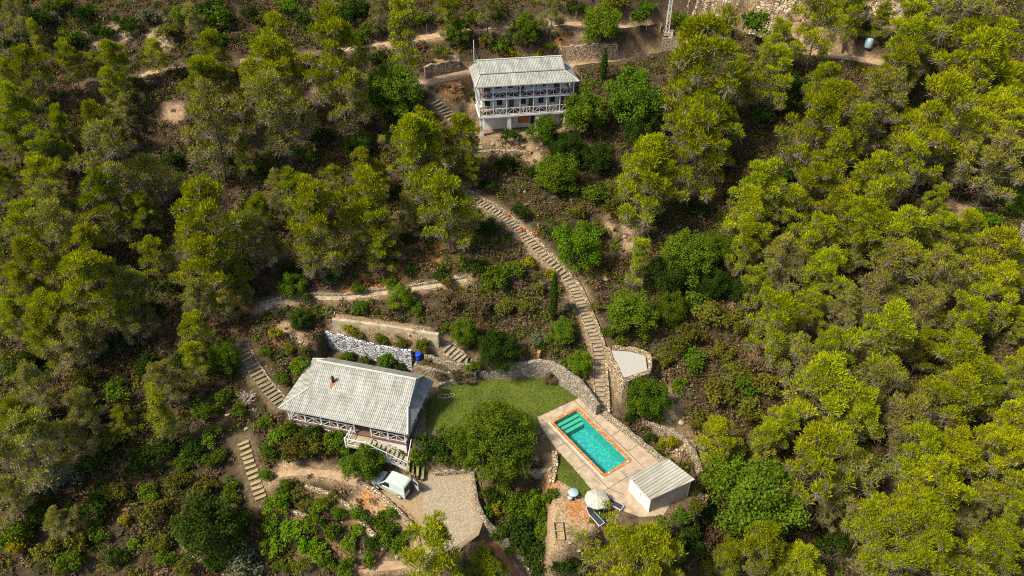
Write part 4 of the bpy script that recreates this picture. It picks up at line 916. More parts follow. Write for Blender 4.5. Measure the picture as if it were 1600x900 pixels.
for x, dr in ((3.2, 0), (5.0, 0), (6.7, 1), (8.5, 0), (10.4, 0), (11.8, 1)): window(H1, x, 2.49, 0.02 if dr else .8, .9, 1.75 if dr else 1.0, bool(dr))
# porch landing and outside stair running down to the right
PO = empty('porch', (0, 0, 0)); PO.parent = H1
lx0, lx1, ly = bx[4] - .35, bx[5] + .2, -1.15
m_ = MB(); m_.box((lx0, ly, -.28), (lx1, .42, -.1)); m_.build('landing', M['concrete'], PO)
for x in (lx0 + .1, lx1 - .1): MB().box((x - .08, ly + .02, -2.3), (x + .08, ly + .18, .98)).build('post', M['white'], PO)
railing(PO, (lx0 + .1, ly + .1, -.1), (lx1 - .1, ly + .1, -.1)); railing(PO, (lx0 + .1, ly + .2, -.1), (lx0 + .1, .5, -.1), panels=1)
sx1 = LHLEN + .1; fall = 1.75
for k in range(9):
    t = k / 9; x = lx1 + (sx1 - lx1) * t; z = -.1 - fall * t
    MB().box((x, ly + .16, z - .16 - .05), (x + (sx1 - lx1) / 9 + .03, .2, z - .16)).build('step', M['concrete'], PO)
m_ = MB(); m_.bar((lx1, ly + .1, -.3), (sx1, ly + .1, -.3 - fall), .08, .26); m_.bar((lx1, .24, -.3), (sx1, .24, -.3 - fall), .08, .26); m_.build('stringer', M['white'], PO)
mid = (lx1 + sx1) / 2
for xa, xb in ((lx1, mid), (mid, sx1)):
    za = -.1 - fall * (xa - lx1) / (sx1 - lx1); zb_ = -.1 - fall * (xb - lx1) / (sx1 - lx1)
    railing(PO, (xa, ly + .1, za), (xb, ly + .1, zb_)); MB().box((xb - .05, ly + .05, zb_ - .3), (xb + .05, ly + .15, zb_ + 1.1)).build('post', M['white'], PO)
MB().bar((sx1, ly + .1, -fall + 1.0), (sx1, .5, EZ - 1.2), .06).build('handrail', M['white'], PO)
MB().box((mid - .6, ly + .35, -2.75), (sx1 - .4, ly + .5, -1.75)).build('panel', M['lightblue'], PO)

# ---- upper house
F2 = 2.45; UZ = UH0.z - 4.4
H2 = empty('upper_house', (UH0.x, UH0.y, UZ), UHA)
tag(H2, 'upper white two-storey house with timber verandas near the top of the slope', 'house', 'white veranda houses')
make_roof(H2, UHLEN, UHD, 4.4, 1.0, 1.9, [(1.2, 4.6, .75, False), (UHLEN - 2.4, 4.6, .75, False)], f=2.2, rise=.85)
MB().box((.45, .5, -.28), (UHLEN - .45, UHD - .5, 0)).build('floor', M['white'], H2)
MB().box((.55, .55, F2 - .16), (UHLEN - .55, UHD - .6, F2)).build('floor', M['deckwood'], H2)
MB().box((.55, .50, F2 - .2), (UHLEN - .55, .548, F2 + .02)).build('fascia', M['white'], H2)
MB().box((.6, .6, .002), (UHLEN - .6, 2.2, .03)).build('veranda_boards', M['deckwood'], H2)
MB().box((1.2, 2.3, 0), (UHLEN - 1.2, UHD - .7, F2 - .16)).build('wall', M['wash'], H2)
MB().box((1.2, 2.301, F2), (UHLEN - 1.2, UHD - .7, 5.0)).build('wall', M['wash'], H2)
x0, x1 = .62, UHLEN - .62; bx = [x0 + (x1 - x0) * i / bays for i in range(bays + 1)]
for x in bx:
    post(H2, x, .62, F2 - .3, 4.42); post(H2, x, .62, -.2, F2 - .16, .1, False)
for i in range(bays):
    railing(H2, (bx[i] + .07, .62, F2), (bx[i + 1] - .07, .62, F2)); railing(H2, (bx[i] + .07, .62, 0), (bx[i + 1] - .07, .62, 0), panels=4 if i % 2 else 2)
sy = [.62 + (UHD - 1.24) * i / 4 for i in range(5)]
for i in range(1, 5): post(H2, x0, sy[i], -.2, 4.42, brace=False); post(H2, x1, sy[i], -.2, 4.42, brace=False)
for i in range(4):
    for z in (0, F2): railing(H2, (x0, sy[i] + .07, z), (x0, sy[i + 1] - .07, z))
for x, dr in ((1.9, 0), (3.6, 0), (5.2, 1), (6.9, 0), (8.0, 1), (9.4, 0), (11.0, 0), (12.3, 1)): window(H2, x, 2.29, .02 if dr else .7, .75, 1.85 if dr else .95, bool(dr))
for x, dr in ((1.9, 1), (3.4, 0), (5.0, 0), (6.6, 1), (8.4, 0), (10.0, 0), (11.6, 1)): window(H2, x, 2.291, F2 + (.02 if dr else .7), .85, 1.7 if dr else .95, bool(dr))
for x in (.85, 4.7, 8.6, 12.6): MB().box((x - .24, .6, -3.6), (x + .24, 1.08, -.28)).build('pillar', M['white'], H2)
MB().box((1.4, 2.6, -3.3), (UHLEN - 1.0, UHD - 1, -.281)).build('basement_wall', M['wash'], H2)
MB().box((6.2, 2.5, -2.2), (7.8, 2.59, -1.2)).build('brick_panel', M['terracotta'], H2)
MB().box((8.0, 2.5, -2.4), (8.8, 2.59, -.5)).build('dark_opening', M['dark'], H2)
mast = tag(MB().tube([P(741, 108, 22.5), P(740, 62, 25.6)], .035).build('antenna_mast', M['steel']), 'thin tall mast at the left end of the upper house', 'mast')

# furniture on the verandas: things standing on them
def local(H, x, y, z): return H.matrix_world @ Vector((x, y, z))
bpy.context.view_layer.update()
def small_table(loc, rz, label, top=M['wood'], w_=1.2, d_=.8):
    r = empty('veranda_table', loc, rz); tag(r, label, 'table')
    MB().box((-w_ / 2, -d_ / 2, .7), (w_ / 2, d_ / 2, .75)).build('table_top', top, r)
    for x in (-w_ / 2 + .06, w_ / 2 - .06):
        for y in (-d_ / 2 + .06, d_ / 2 - .06): MB().box((x - .03, y - .03, 0), (x + .03, y + .03, .7)).build('leg', top, r)
small_table(local(H2, 1.4, 1.4, .03), UHA, 'brown table at the left end of the upper house lower veranda')

# ---- pool shed
s_c = [P(980, 742, 5.25), P(1016, 781, 5.25), P(1086, 749, 5.65), P(1045, 717, 5.65)]
def shed():
    zg = Z_LAWN; c = sum(s_c, Vector()) / 4; r = empty('pool_shed', (c.x, c.y, zg)); tag(r, 'small white shed with a ribbed lean-to roof at the end of the pool', 'shed')
    t = [p - Vector((c.x, c.y, zg)) for p in s_c]
    mb = MB(); ax = (t[1] - t[0])
    roof_slope(mb, [t[0], t[1], t[2], t[3]], ax)
    lo = [p - Vector((0, 0, .08)) for p in t]; mb.add(t + lo, [(0, 4, 5, 1), (1, 5, 6, 2), (2, 6, 7, 3), (3, 7, 4, 0), (4, 7, 6, 5)], 1)
    mb.build('roof', [M['shed_roof'], M['roof_edge']], r, recalc=False)
    ins = [p * .0 + Vector((p.x * .90, p.y * .90, 0)) for p in t]; tp = [Vector((p.x * .90, p.y * .90, p.z - .12)) for p in t]
    def side(i, j, m, nm):
        a, b = ins[i], ins[j]; ta, tb = tp[i], tp[j]; n = Vector(((b - a).y, -(b - a).x, 0)).normalized() * .08
        mb = MB(); mb.add([a, b, tb, ta, a - n, b - n, tb - n, ta - n], [(0, 1, 2, 3), (7, 6, 5, 4), (0, 4, 5, 1), (3, 2, 6, 7), (0, 3, 7, 4), (1, 5, 6, 2)]); return mb.build(nm, m, r)
    for i, j, m in ((0, 1, M['white']), (1, 2, M['shedwall']), (2, 3, M['wash']), (3, 0, M['white'])): side(i, j, m, 'wall')
    a, b = ins[0], ins[1]; d = (b - a).normalized(); n = Vector((d.y, -d.x, 0))
    q = a + d * ((b - a).length * .28) + n * .02
    dm = MB(); dm.bar(q + Vector((0, 0, 1.25)), q + d * .8 + Vector((0, 0, 1.25)), .05, 1.5); o = dm.build('door', M['white'], r)
    l = q + n * .06 + Vector((0, 0, 2.05)) - d * .15; MB().lathe(l, [(.05, 0), (.09, .05), (.09, .18), (.04, .24)], 8).build('wall_lamp', M['dark'], r)
shed()
q = P(1062, 728, 3.6); tag(MB().tube([q, q + Vector((.1, 0, 2.0))], .05).build('black_pole', M['dark']), 'black pole standing behind the pool shed', 'pole')

# ------------------------------------------------------------------ pool
def pool():
    r = empty('swimming_pool', (pc.x, pc.y, Z_LAWN)); tag(r, 'long turquoise swimming pool with terracotta coping and corner steps', 'swimming pool')
    off = Vector((pc.x, pc.y, Z_LAWN)); ring = lambda a, b, rr=0.0: [p - off for p in pool_rect(a, b, rr)]
    cw = .30
    MB().prism(ring(PL_, PW_, .35), -.05, .11, holes=[ring(PL_ - cw, PW_ - cw, .18)]).build('coping', M['coping'], r)
    lb = MB(); a, b = PL_ + .08, PW_ + .06
    lb.prism([pe * -a + pn * -b, pe * a + pn * -b, pe * a + pn * (-b - .09), pe * -a + pn * (-b - .09)], .0, .075); lb.build('edge_strip', M['white'], r)
    m, n, bs, N, L = nodes('pool_tiles')
    t = N('ShaderNodeTexCoord'); v = N('ShaderNodeTexVoronoi'); v.inputs['Scale'].default_value = 9; L(t.outputs['Object'], v.inputs['Vector'])
    sc_ = N('ShaderNodeSeparateColor'); L(v.outputs['Color'], sc_.inputs[0]); rr = ramp(N, [(0, (.045, .24, .24)), (.6, (.075, .30, .295)), (1, (.20, .46, .45))]); L(sc_.outputs[0], rr.inputs[0]); L(rr.outputs[0], bs.inputs['Base Color']); bs.inputs['Roughness'].default_value = .5
    hl, hw = PL_ - cw + .01, PW_ - cw + .01; mb = MB()
    top = ring(hl, hw, .18); bot = [p + Vector((0, 0, -1.5)) for p in top]; k = len(top)
    mb.add(top + bot, [(i, (i + 1) % k, (i + 1) % k + k, i + k) for i in range(k)] + [tuple(range(k, 2 * k))]); o = mb.build('basin', m, r, recalc=False)
    for i in range(3):
        a0 = -hl + .02; a1 = -hl + .45 + .42 * i; zt = -.40 - .26 * i
        s = MB(); A = [pe * a0 + pn * -(hw - .03), pe * a1 + pn * -(hw - .03), pe * a1 + pn * (hw - .03), pe * a0 + pn * (hw - .03)]
        s.prism(A, -1.49, zt); s.build('pool_step', M['steps_tile'], r)
    m2, n2, bs2, N, L = nodes('pool_water')
    tr = N('ShaderNodeBsdfTransparent'); tr.inputs[0].default_value = (.47, .90, .86, 1); gl = N('ShaderNodeBsdfGlossy'); gl.inputs['Roughness'].default_value = .04
    fr = N('ShaderNodeFresnel'); fr.inputs[0].default_value = 1.33; mx = N('ShaderNodeMixShader'); L(fr.outputs[0], mx.inputs[0]); L(tr.outputs[0], mx.inputs[1]); L(gl.outputs[0], mx.inputs[2])
    bp = N('ShaderNodeBump'); bp.inputs['Strength'].default_value = .35; bp.inputs['Distance'].default_value = .05; L(noise(N, L, 3.5, 3), bp.inputs['Height']); L(bp.outputs[0], gl.inputs['Normal']); L(bp.outputs[0], fr.inputs['Normal'])
    L(mx.outputs[0], n2.nodes['Material Output'].inputs[0]); n2.nodes.remove(bs2)
    wm = MB(); wv = [p + Vector((0, 0, -.14)) for p in ring(hl - .005, hw - .005, .18)]; wm.add(wv, [tuple(range(len(wv)))]); wm.build('water', m2, r)
    for a, b in ((PL_ - .14, PW_ - .45), (PL_ - .14, -PW_ + .8)):
        q = pe * a + pn * b + Vector((0, 0, .111)); MB().lathe(q, [(.14, 0), (.14, .02), (.02, .03)], 12).build('skimmer_lid', M['canvas'], r)
M['steps_tile'] = plain('step_tiles', (.22, .40, .29), (.17, .34, .25), 3, .5)
pool()

# ------------------------------------------------------------------ van
def van():
    rear = P(645, 768, .4); front = P(587, 750, .4)
    rl, fl_ = P(400 + 1012 / 4.5, 620 + 716 / 4.5, .4), P(400 + 855 / 4.5, 620 + 646 / 4.5, .4)
    f = (fl_ - rl).normalized(); sd = Vector((-f.y, f.x, 0))            # sd points to the van's left
    # near side wheels are on the van's left; body centre lies away from camera
    if sd.y > 0: sd = -sd
    c = (rl + fl_) / 2 - sd * .78
    r = empty('parked_van', (c.x, c.y, .40), math.atan2(f.y, f.x)); tag(r, 'white delivery van parked on the driveway with its rear door open', 'van')
    # profile x forward, z up
    low = [(-2.0, .32), (-2.05, .75), (-1.98, 1.0), (1.0, 1.0), (1.15, .98), (1.78, .84), (2.02, .66), (2.06, .36), (1.9, .28), (-1.9, .28)]
    mb = MB(); W = .84
    def extr(prof, wf, mi):
        n = len(prof); vs = [(x, wf(x, z), z) for x, z in prof] + [(x, -wf(x, z), z) for x, z in prof]
        mb.add(vs, [(i, (i + 1) % n, (i + 1) % n + n, i + n) for i in range(n)] + [tuple(range(n)), tuple(reversed(range(n, 2 * n)))], mi)
    extr(low, lambda x, z: W - .10 * max(0, (x - 1.2) / .9) ** 2 - (.04 if z < .4 else 0), 0)
    up = [(-1.98, 1.0), (-1.90, 1.68), (-1.75, 1.80), (-1.0, 1.84), (-.1, 1.80), (.32, 1.68), (1.02, .995)]
    extr(up, lambda x, z: W - .03 - .14 * max(0, (z - 1.0) / .84) ** 1.5, 0)
    body = mb.build('body', M['carpaint'], r)
    md = body.modifiers.new('bevel', 'BEVEL'); md.width = .05; md.segments = 2; md.limit_method = 'ANGLE'
    wy = lambda z: W - .03 - .14 * max(0, (z - 1.0) / .84) ** 1.5 + .006
    for nm, xs_, mirror in (('side_window', [(.88, 1.06), (.30, 1.58), (-.18, 1.60), (-.22, 1.06)], (1, -1)),):
        for s in mirror:
            g = MB(); g.add([(x, s * wy(z), z) for x, z in xs_] + [(x, s * (wy(z) - .03), z) for x, z in xs_], [(0, 1, 2, 3), (4, 7, 6, 5), (0, 4, 5, 1), (1, 5, 6, 2), (2, 6, 7, 3), (3, 7, 4, 0)]); g.build('side_window', M['glass'], r)
    g = MB(); ws = [(.98, 1.04), (.36, 1.64)]; n_ = Vector((.66, 0, .70)).normalized() * .012
    g.add([Vector((ws[0][0], .72, ws[0][1])) + n_, Vector((ws[0][0], -.72, ws[0][1])) + n_, Vector((ws[1][0], -.60, ws[1][1])) + n_, Vector((ws[1][0], .60, ws[1][1])) + n_], [(0, 1, 2, 3)]); g.build('windscreen', M['glass'], r, recalc=False)
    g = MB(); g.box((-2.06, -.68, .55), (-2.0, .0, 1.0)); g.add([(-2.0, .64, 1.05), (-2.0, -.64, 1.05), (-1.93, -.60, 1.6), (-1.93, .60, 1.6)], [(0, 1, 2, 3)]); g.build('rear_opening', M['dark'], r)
    g = MB(); g.box((-2.10, -.82, .38), (-2.03, .82, .58)); g.box((2.04, -.7, .32), (2.12, .7, .52)); g.build('bumper', M['dark'], r)
    d = empty('rear_door', (-2.0, -.76, 0), math.radians(-18)); d.parent = r
    g = MB(); g.box((-.78, -.03, .5), (0, .03, 1.0)); g.box((-.78, -.03, 1.0), (-.70, .03, 1.62)); g.box((-.08, -.03, 1.0), (0, .03, 1.62)); g.box((-.70, -.03, 1.54), (-.08, .03, 1.62)); g.build('door_shell', M['carpaint'], d)
    MB().box((-.70, -.01, 1.0), (-.08, .01, 1.54)).build('door_window', M['glass'], d)
    for x in (-1.28, 1.3):
        for y in (-.74, .74):
            wv = MB(); n = 18; pr = [(.20, -.09), (.29, -.10), (.31, -.06), (.31, .06), (.29, .10), (.20, .09)]
            vs = [(x + rr * math.cos(2 * math.pi * k / n), y + t, .31 + rr * math.sin(2 * math.pi * k / n)) for rr, t in pr for k in range(n)]
            wv.add(vs, [(i * n + k, i * n + (k + 1) % n, (i + 1) * n + (k + 1) % n, (i + 1) * n + k) for i in range(5) for k in range(n)], smooth=True); wo = wv.build('wheel', M['rubber'], r)
            hb = MB(); vs = [(x + .2 * math.cos(2 * math.pi * k / n), y + s * .085, .31 + .2 * math.sin(2 * math.pi * k / n)) for s in (-1, 1) for k in range(n)]
            hb.add(vs, [tuple(range(n)), tuple(range(n, 2 * n))] + [(k, (k + 1) % n, (k + 1) % n + n, k + n) for k in range(n)]); hb.build('rim', M['steel'], wo)
    for y in (-.6, .6): MB().box((1.98, y - .14, .62), (2.05, y + .14, .78)).build('headlight', M['canvas'], r)
    for y in (-.9, .9): MB().box((.72, y - .08, 1.02), (.84, y + .08, 1.16)).build('mirror', M['dark'], r)
van()

# ------------------------------------------------------------------ garden furniture and small things
def parasol():
    q = P(933, 800, 2.55); H = 2.15; top = P(933, 774, 2.55 + H); q = Vector((top.x, top.y, 2.5)); r = empty('parasol', q); tag(r, 'round off-white parasol open beside the pool terrace', 'parasol')
    MB().tube([(0, 0, 0), (0, 0, H + .05)], .03).build('pole', M['steel'], r); MB().lathe((0, 0, 0), [(.3, 0), (.3, .06), (.08, .12)], 16).build('base', M['concrete'], r)
    mb = MB(); n = 16; R = 1.12; rings = [(0, 0), (.35, -.09), (.7, -.24), (1.0, -.42)]
    vs = [(0, 0, H)]
    for f, dz in rings[1:]:
        for k in range(n):
            t = 2 * math.pi * k / n; e = 1.0 if k % 2 == 0 else .955; vs.append((R * f * e * math.cos(t), R * f * e * math.sin(t), H + dz + (0 if k % 2 == 0 else -.03)))
    for k in range(n):
        t = 2 * math.pi * k / n; vs.append((R * 1.0 * math.cos(t), R * 1.0 * math.sin(t), H - .58 + (.05 if k % 2 else 0)))
    fs = [(0, 1 + k, 1 + (k + 1) % n) for k in range(n)] + [(1 + i * n + k, 1 + (i + 1) * n + k, 1 + (i + 1) * n + (k + 1) % n, 1 + i * n + (k + 1) % n) for i in range(3) for k in range(n)]
    mb.add(vs, fs); cn = mb.build('canopy', M['canvas'], r)
    for k in range(0, n, 2):
        t = 2 * math.pi * k / n; MB().bar((0, 0, H - .03), (R * math.cos(t), R * math.sin(t), H - .45), .025).build('rib', M['steel'], cn)
parasol()
def table(u, v, rad, h, label, z=2.5):
    q = P(u, v, z + h); q.z = z; r = empty('garden_table', q); tag(r, label, 'table', 'pale blue plastic garden furniture')
    MB().lathe((0, 0, h - .05), [(rad, 0), (rad + .02, .02), (rad, .05)], 20).build('table_top', M['lightblue'], r)
    for k in range(4):
        t = k * math.pi / 2 + .6; MB().bar((rad * .75 * math.cos(t), rad * .75 * math.sin(t), 0), (rad * .5 * math.cos(t), rad * .5 * math.sin(t), h - .05), .05).build('leg', M['lightblue'], r)
table(896, 769, .48, .70, 'pale blue round garden table on the dirt left of the parasol')
table(891, 777, .22, .42, 'small pale blue stool in front of the round garden table')
def lounger(u, v, rz, label, z=2.55, back=.5):
    q = P(u, v, z + .3); q.z = z; r = empty('sun_lounger', q, rz); tag(r, label, 'sun lounger', 'dark sun loungers by the parasol')
    f = MB()
    for y in (-.3, .3): f.bar((-.5, y, .32), (.95, y, .32), .045); f.bar((-.5, y, .32), (-1.0, y, .32 + back), .045)
    f.bar((.95, -.3, .32), (.95, .3, .32), .045); f.bar((-1.0, -.3, .32 + back), (-1.0, .3, .32 + back), .045); f.build('frame', M['white'], r)
    b = MB(); b.box((-.5, -.275, .325), (.93, .275, .35)); b.build('seat', M['navy'], r)
    c = MB(); c.add([(-.5, -.275, .33), (-.5, .275, .33), (-.98, .275, .33 + back), (-.98, -.275, .33 + back)] + [(-.47, -.275, .35), (-.47, .275, .35), (-.95, .275, .35 + back), (-.95, -.275, .35 + back)], [(0, 1, 2, 3), (7, 6, 5, 4), (0, 4, 5, 1), (2, 6, 7, 3), (1, 5, 6, 2), (3, 7, 4, 0)]); c.build('backrest', M['navy'], r)
    for x in (-.45, .85):
        for y in (-.3, .3): MB().bar((x, y, 0), (x, y, .3), .04).build('leg', M['white'], r)
lounger(958, 786, math.radians(-35), 'dark sun lounger on the concrete right of the parasol', Z_LAWN + .05)
lounger(930, 808, math.radians(-55), 'dark sun lounger with white frame on the grass below the parasol', 3.03)
def folding_chair(u, v, rz, label, z=3.03):
    q = P(u, v, z + .4); q.z = z; r = empty('folding_chair', q, rz); tag(r, label, 'chair')
    MB().box((-.25, -.25, .42), (.25, .25, .46)).build('seat', M['navy'], r); MB().box((-.3, -.25, .46), (-.25, .25, .95)).build('backrest', M['navy'], r)
    for x in (-.27, .22):
        for y in (-.22, .22): MB().bar((x, y, 0), (x, y, .42), .04).build('leg', M['white'], r)
folding_chair(938, 795, 2.0, 'dark folding chair close under the lower edge of the parasol')
def wood_frame():
    q = G(873, 831); r = tag(MB().box((-.45, -.95, 0), (-.36, .95, .25)).box((.36, -.95, 0), (.45, .95, .25)).box((-.36, -.95, 0), (.36, -.86, .25)).box((-.36, .86, 0), (.36, .95, .25)).box((-.36, -.05, .02), (.36, .05, .22)).build('wooden_frame', M['palewood']), 'open wooden cold frame lying on the dirt below the garden table', 'cold frame'); r.location = q; r.rotation_euler = (0, 0, .05)
wood_frame()
# line poles, barrel and hose
for a, b, lab in (((514, 541), (523, 487), 'thin leaning pole at the left end of the whitewashed wall'), ((648, 577), (663, 512), 'thin leaning pole at the right end of the whitewashed wall')):
    p = G(*a); p2 = P(*b, p.z + 3.9); tag(MB().tube([p, p2], .055).build('line_pole', M['deadwood']), lab, 'pole', 'poles by the whitewashed wall')
q = G(654, 560); tag(MB().lathe(q, [(.26, -.2), (.30, .1), (.32, .62), (.34, .68), (.28, .68)], 16).build('barrel', M['blue']), 'bright blue plastic barrel at the right end of the whitewashed wall', 'barrel')
hm = MB()
for k, (dx, dy, rr) in enumerate([(0, 0, .42), (.35, .05, .36), (-.3, .05, .38), (.8, .12, .3)]):
    c = P(694, 620, Z_LAWN); hm.tube([(c.x + dx + rr * 1.2 * math.cos(t * .45), c.y + dy + rr * .8 * math.sin(t * .45), Z_LAWN + .07 + .012 * k) for t in range(15)], .025, 5)
tag(hm.build('garden_hose', M['canvas'], recalc=False), 'pale garden hose coiled on the lawn beside the lower house', 'hose')
q = G(842, 562); tag(MB().box((q.x - .14, q.y - .14, q.z - .2), (q.x + .14, q.y + .14, q.z + .25)).lathe((q.x, q.y, q.z + .252), [(.13, 0), (.16, .3), (.19, .8), (.21, 1.0), (.15, 1.0)], 12).build('terracotta_chimney_pot', M['terracotta']), 'upright orange terracotta pipe above the high lawn wall', 'terracotta pipe')
# chimney stack box behind the lower house
q = local(H1, 1.6, LHD + .9, -.2); r = empty('outdoor_oven', q, LHA); tag(r, 'small dark stone oven behind the left corner of the lower house', 'oven')
MB().box((-.7, -.45, 0), (.7, .45, 1.1)).build('oven_body', M['rubble'], r); MB().box((-.75, -.5, 1.1), (.75, .5, 1.2)).build('slab_top', M['concrete'], r); MB().box((-.35, -.47, .3), (.35, -.452, .8)).build('oven_mouth', M['dark'], r)

# lattice pole with meter box, gate, fence posts on the upper road
q = P(1041, 52, 24.2); q = G(1042, 52)
def pylon():
    r = empty('lattice_pole', q); tag(r, 'pale steel lattice power pole beside the upper road', 'power pole'); H = 7.5; mb = MB(); a, b = .26, .14
    L4 = [(sx, sy) for sx in (-1, 1) for sy in (-1, 1)]
    for sx, sy in L4: MB().bar((sx * a, sy * a, -.3), (sx * b, sy * b, H), .08).build('leg', M['steel'], r)
    for k in range(14):
        t0, t1 = k / 14, (k + 1) / 14; w0 = a + (b - a) * t0; w1 = a + (b - a) * t1; s = 1 if k % 2 else -1
        mb.bar((-s * w0, -w0, H * t0), (s * w1, -w1, H * t1), .05); mb.bar((-s * w0, w0, H * t0), (s * w1, w1, H * t1), .05); mb.bar((-w0, -s * w0, H * t0), (-w1, s * w1, H * t1), .05); mb.bar((w0, -s * w0, H * t0), (w1, s * w1, H * t1), .05)
    mb.build('bracing', M['steel'], r); MB().box((-.4, -.4, -.3), (.4, .4, .25)).build('footing', M['concrete'], r)
pylon()
q = G(1047, 57); r = empty('meter_box', q, .1); tag(r, 'white meter cabinet at the foot of the lattice pole', 'cabinet'); MB().box((-.35, -.25, -.2), (.35, .25, .9)).build('cabinet_body', M['wash'], r); MB().box((-.4, -.3, .9), (.4, .3, .97)).build('cabinet_top', M['concrete'], r); MB().box((-.28, -.27, .1), (.28, -.251, .8)).build('door', M['white'], r)
q = G(1126, 58); r = empty('farm_gate', q, -.15); tag(r, 'small pale gate beside a stone pillar on the upper road', 'gate')
g = MB()
for z in (.2, .55, .9, 1.2): g.bar((-.9, 0, z), (.9, 0, z), .05)
for x in (-.9, 0, .9): g.bar((x, 0, 0), (x, 0, 1.25), .06)
g.build('gate_leaf', M['steel'], r); MB().box((-1.1, -.08, -.3), (-.95, .08, 1.4)).build('post', M['deadwood'], r); g = MB(); g.lathe((1.25, 0, -.3), [(.26, 0), (.25, 1.0), (.22, 1.7), (.08, 2.2)], 7, smooth=False); g.build('stone_pillar', M['rock'], r)
for i, (u, v) in enumerate([(856, 42), (884, 42), (912, 43), (984, 41), (1010, 45), (1031, 49), (1076, 50), (1104, 53), (1115, 60), (667, 50), (700, 55), (740, 51), (770, 47)]):
    q = G(u, v); o = MB().box((-.05, -.05, -.3), (.05, .05, 1.25)).build('fence_post', M['deadwood']); o.location = q; o.rotation_euler = (rv.uniform(-.06, .06), rv.uniform(-.06, .06), 0)
    tag(o, 'weathered grey fence post beside the upper dirt road', 'fence post', 'fence posts along the upper road')
q = G(1356, 74); r = empty('water_tank', q, .3); tag(r, 'pale bluish tank between pines at the end of the upper road', 'tank'); MB().lathe((0, 0, 0), [(.55, 0), (.6, .1), (.6, 1.0), (.45, 1.25), (.15, 1.35)], 16).build('tank_shell', M['lightblue'], r); MB().lathe((0, 0, 1.35), [(.15, 0), (.15, .08)], 10).build('lid', M['dark'], r)
# garden stakes in the vegetable beds
for i, (u, v) in enumerate([(550, 836), (566, 842), (578, 850), (590, 838), (556, 858), (572, 866), (762, 770), (776, 774), (790, 782)]):
    q = G(u, v); o = MB().tube([(0, 0, -.2), (rv.uniform(-.1, .1), rv.uniform(-.1, .1), 1.5)], .025, 5).build('garden_stake', M['palewood']); o.location = q
    tag(o, 'thin cane stake standing in the vegetable beds', 'stake', 'cane stakes in the vegetable beds')

# rust-coloured dry brushwood
RB = [bush_proto(700 + i, M['rustred'] if i < 2 else M['rustred'], .8, .6, 8, 34, .2, 20) for i in range(2)]
for i, (u, v, lab) in enumerate([(670, 393, 'rust-orange dry clump under the pines, uppermost left of the stairway'), (590, 423, 'rust-orange dry clump under the pines above the pale path'), (572, 443, 'rust-orange dry clump nearest the pale path'), (794, 335, 'rust-orange dry clump touching the top of the stairway'), (816, 358, 'rust-orange dry clump on the middle right edge of the stairway'), (837, 364, 'rust-orange dry clump lowest beside the stairway'), (768, 346, 'small rust-orange clump left of the stairway top'), (891, 53, 'rust-orange dry clump below the upper road')]):
    p = RB[i % 2]; q = G(u, v, .2); o = link('dry_brush', p['crown']); o.location = q; s = 14 * depth(*q) / FPX / 1.7; o.scale = (s * (.7 if i == 6 else 1.15),) * 3; tag(o, lab, 'dry brush', 'rust-orange dry clumps')

# rocks
def rock_mesh(seed):
    bm = bmesh.new(); bmesh.ops.create_icosphere(bm, subdivisions=2, radius=.5); rng = random.Random(seed)
    ax = [Vector((rng.gauss(0, 1), rng.gauss(0, 1), rng.gauss(0, 1))).normalized() for k in range(9)]
    for v in bm.verts:
        for a in ax:
            d = v.co.dot(a)
            if d > .33: v.co -= a * (d - .33) * .85
        v.co *= 1 + rng.uniform(-.06, .06); v.co.z *= .7
    me = bpy.data.meshes.new('rock'); bm.to_mesh(me); bm.free(); me.materials.append(M['rock']); return me
RK = [rock_mesh(i) for i in range(5)]
rocks = [(683, 432, 9), (712, 432, 8), (868, 308, 9), (893, 312, 12), (946, 436, 14), (980, 440, 9), (1175, 453, 8), (1125, 494, 7), (1025, 532, 9), (1120, 605, 10), (263, 617, 8), (200, 770, 10), (820, 300, 7), (540, 540, 10), (470, 535, 10), (420, 480, 16), (640, 522, 8), (700, 555, 9), (560, 792, 12), (575, 802, 10), (590, 800, 9), (520, 800, 9), (620, 870, 9), (630, 880, 11), (1063, 660, 14), (1050, 672, 12), (1100, 700, 10), (1075, 730, 9), (818, 228, 12), (840, 232, 9), (770, 225, 10), (1018, 575, 12), (1020, 560, 9), (1008, 592, 9), (955, 640, 8), (976, 370, 9), (990, 350, 7), (1000, 392, 8), (1190, 440, 8), (740, 452, 8), (398, 640, 9), (385, 670, 9), (690, 115, 8), (860, 745, 9), (905, 860, 10), (890, 848, 9)]
for i, (u, v, wd) in enumerate(rocks):
    q = G(u, v); o = link('rock', RK[i % 5]); s = wd * depth(*q) / FPX; o.location = q; o.scale = (s, s * .8, s * .8); o.rotation_euler = (0, 0, rv.uniform(0, 6.28)); tag(o, 'pale weathered rock lying on the open slope', 'rock', 'pale rocks scattered over the slope')
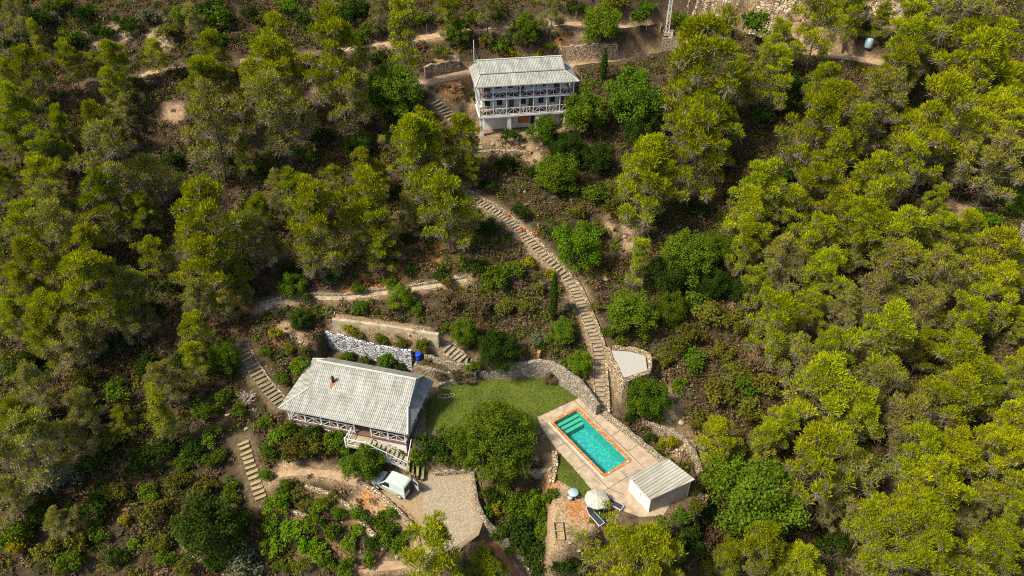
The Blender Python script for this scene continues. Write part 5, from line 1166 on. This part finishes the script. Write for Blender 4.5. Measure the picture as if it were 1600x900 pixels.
def outcrop(u, v, wpx, hpx, seed, label):
    q = G(u, v); s = wpx * depth(*q) / FPX; h = hpx * depth(*q) / FPX; rng = random.Random(seed); mb = MB(); nx, ny = 26, 12; vs = []
    for j in range(ny + 1):
        for i in range(nx + 1):
            fx = i / nx - .5; t = j / ny; x = q.x + fx * s; y = q.y - 1.0 + t * (h * .9); prof = sm(np.array(t * 1.1)).item() * h * (1 - (2 * fx) ** 4)
            n = fbm(np.array([x * .55 + seed]), np.array([y * .55]))[0] + .5 * vnoise(np.array([x * 2.2]), np.array([y * 2.2]))[0]
            vs.append((x + rng.uniform(-.16, .16), y + rng.uniform(-.16, .16), rng.uniform(-.16, .16) + gz(x, y) - .35 + prof * .3 + (n - .62) * 1.5 * (1 - (2 * fx) ** 4) * math.sin(math.pi * min(1, t + .05))))
    mb.add(vs, [(j * (nx + 1) + i, j * (nx + 1) + i + 1, (j + 1) * (nx + 1) + i + 1, (j + 1) * (nx + 1) + i) for j in range(ny) for i in range(nx)]); tag(mb.build('rock_outcrop', M['cliff']), label, 'rock', 'rocky outcrops')
outcrop(1120, 22, 90, 30, 3, 'craggy pale cliff right of the lattice pole')
outcrop(1215, 28, 90, 34, 9, 'craggy pale cliff farther right at the top of the photo')
outcrop(1385, 28, 60, 34, 14, 'pale rocky bank among pines at the top right')
outcrop(1290, 96, 80, 14, 19, 'bare pale bank at the end of the upper road')
outcrop(1065, 700, 60, 30, 25, 'rough stony bank behind the pool shed')

# ------------------------------------------------------------------ labels of trees and bushes: nth nearest to something one can find
MARKS = [('the upper house', 820, 140), ('the lower house', 560, 610), ('the swimming pool', 925, 692), ('the pool shed', 1032, 752), ('the middle of the long stairway', 860, 410), ('the white van', 615, 757), ('the lattice pole', 1043, 25), ('the gravel pad', 985, 570), ('the parasol', 933, 778), ('the whitewashed wall', 585, 545), ('the wooden steps', 393, 735), ('the left pale path end', 405, 480), ('the pale tank', 1356, 74)]
CORN = [('the upper left corner', 0, 0), ('the upper right corner', 1600, 0), ('the lower left corner', 0, 900), ('the lower right corner', 1600, 900), ('the middle of the left edge', 0, 450), ('the middle of the right edge', 1600, 450)]
ORD = ['nearest', 'second nearest', 'third nearest', 'fourth nearest', 'fifth nearest', 'sixth nearest', 'seventh nearest', 'eighth nearest', 'ninth nearest', 'tenth nearest', 'eleventh nearest', 'twelfth nearest', 'thirteenth nearest', 'fourteenth nearest', 'fifteenth nearest', 'sixteenth nearest', 'seventeenth nearest', 'eighteenth nearest', 'nineteenth nearest', 'twentieth nearest']
buck = {}
for it in VEG:
    r, noun, descr, u, v, wd = it; best = None
    for nm, mu, mv in MARKS:
        d = math.hypot(u - mu, v - mv)
        if best is None or d < best[0]: best = (d, nm, mu, mv)
    for nm, mu, mv in CORN:
        d = math.hypot(u - mu, v - mv) * .9
        if d < best[0]: best = (d, nm, None, None)
    d, nm, mu, mv = best
    if mu is None: rel = 'to ' + nm
    else:
        dx, dy = u - mu, v - mv
        rel = ('right of ' if dx > 0 else 'left of ') + nm if abs(dx) > abs(dy) else ('below ' if dy > 0 else 'above ') + nm
    size = 'large' if wd > 95 else 'small' if wd < 46 else 'medium'
    if noun == 'bush': size = 'large' if wd > 58 else 'small' if wd < 36 else 'medium'
    buck.setdefault((size, descr, rel), []).append((d, r))
for (size, descr, rel), L_ in buck.items():
    L_.sort(key=lambda t: t[0])
    for k, (d, r) in enumerate(L_):
        head = f'{size} {descr}'
        if len(L_) == 1: r['label'] = f'{head} {"next " if rel.startswith("to ") else ""}{rel}' if not rel.startswith('to ') else f'{head}, the only one nearest {rel[3:]}'
        else: r['label'] = f'{head}, {ORD[k]} {rel}'
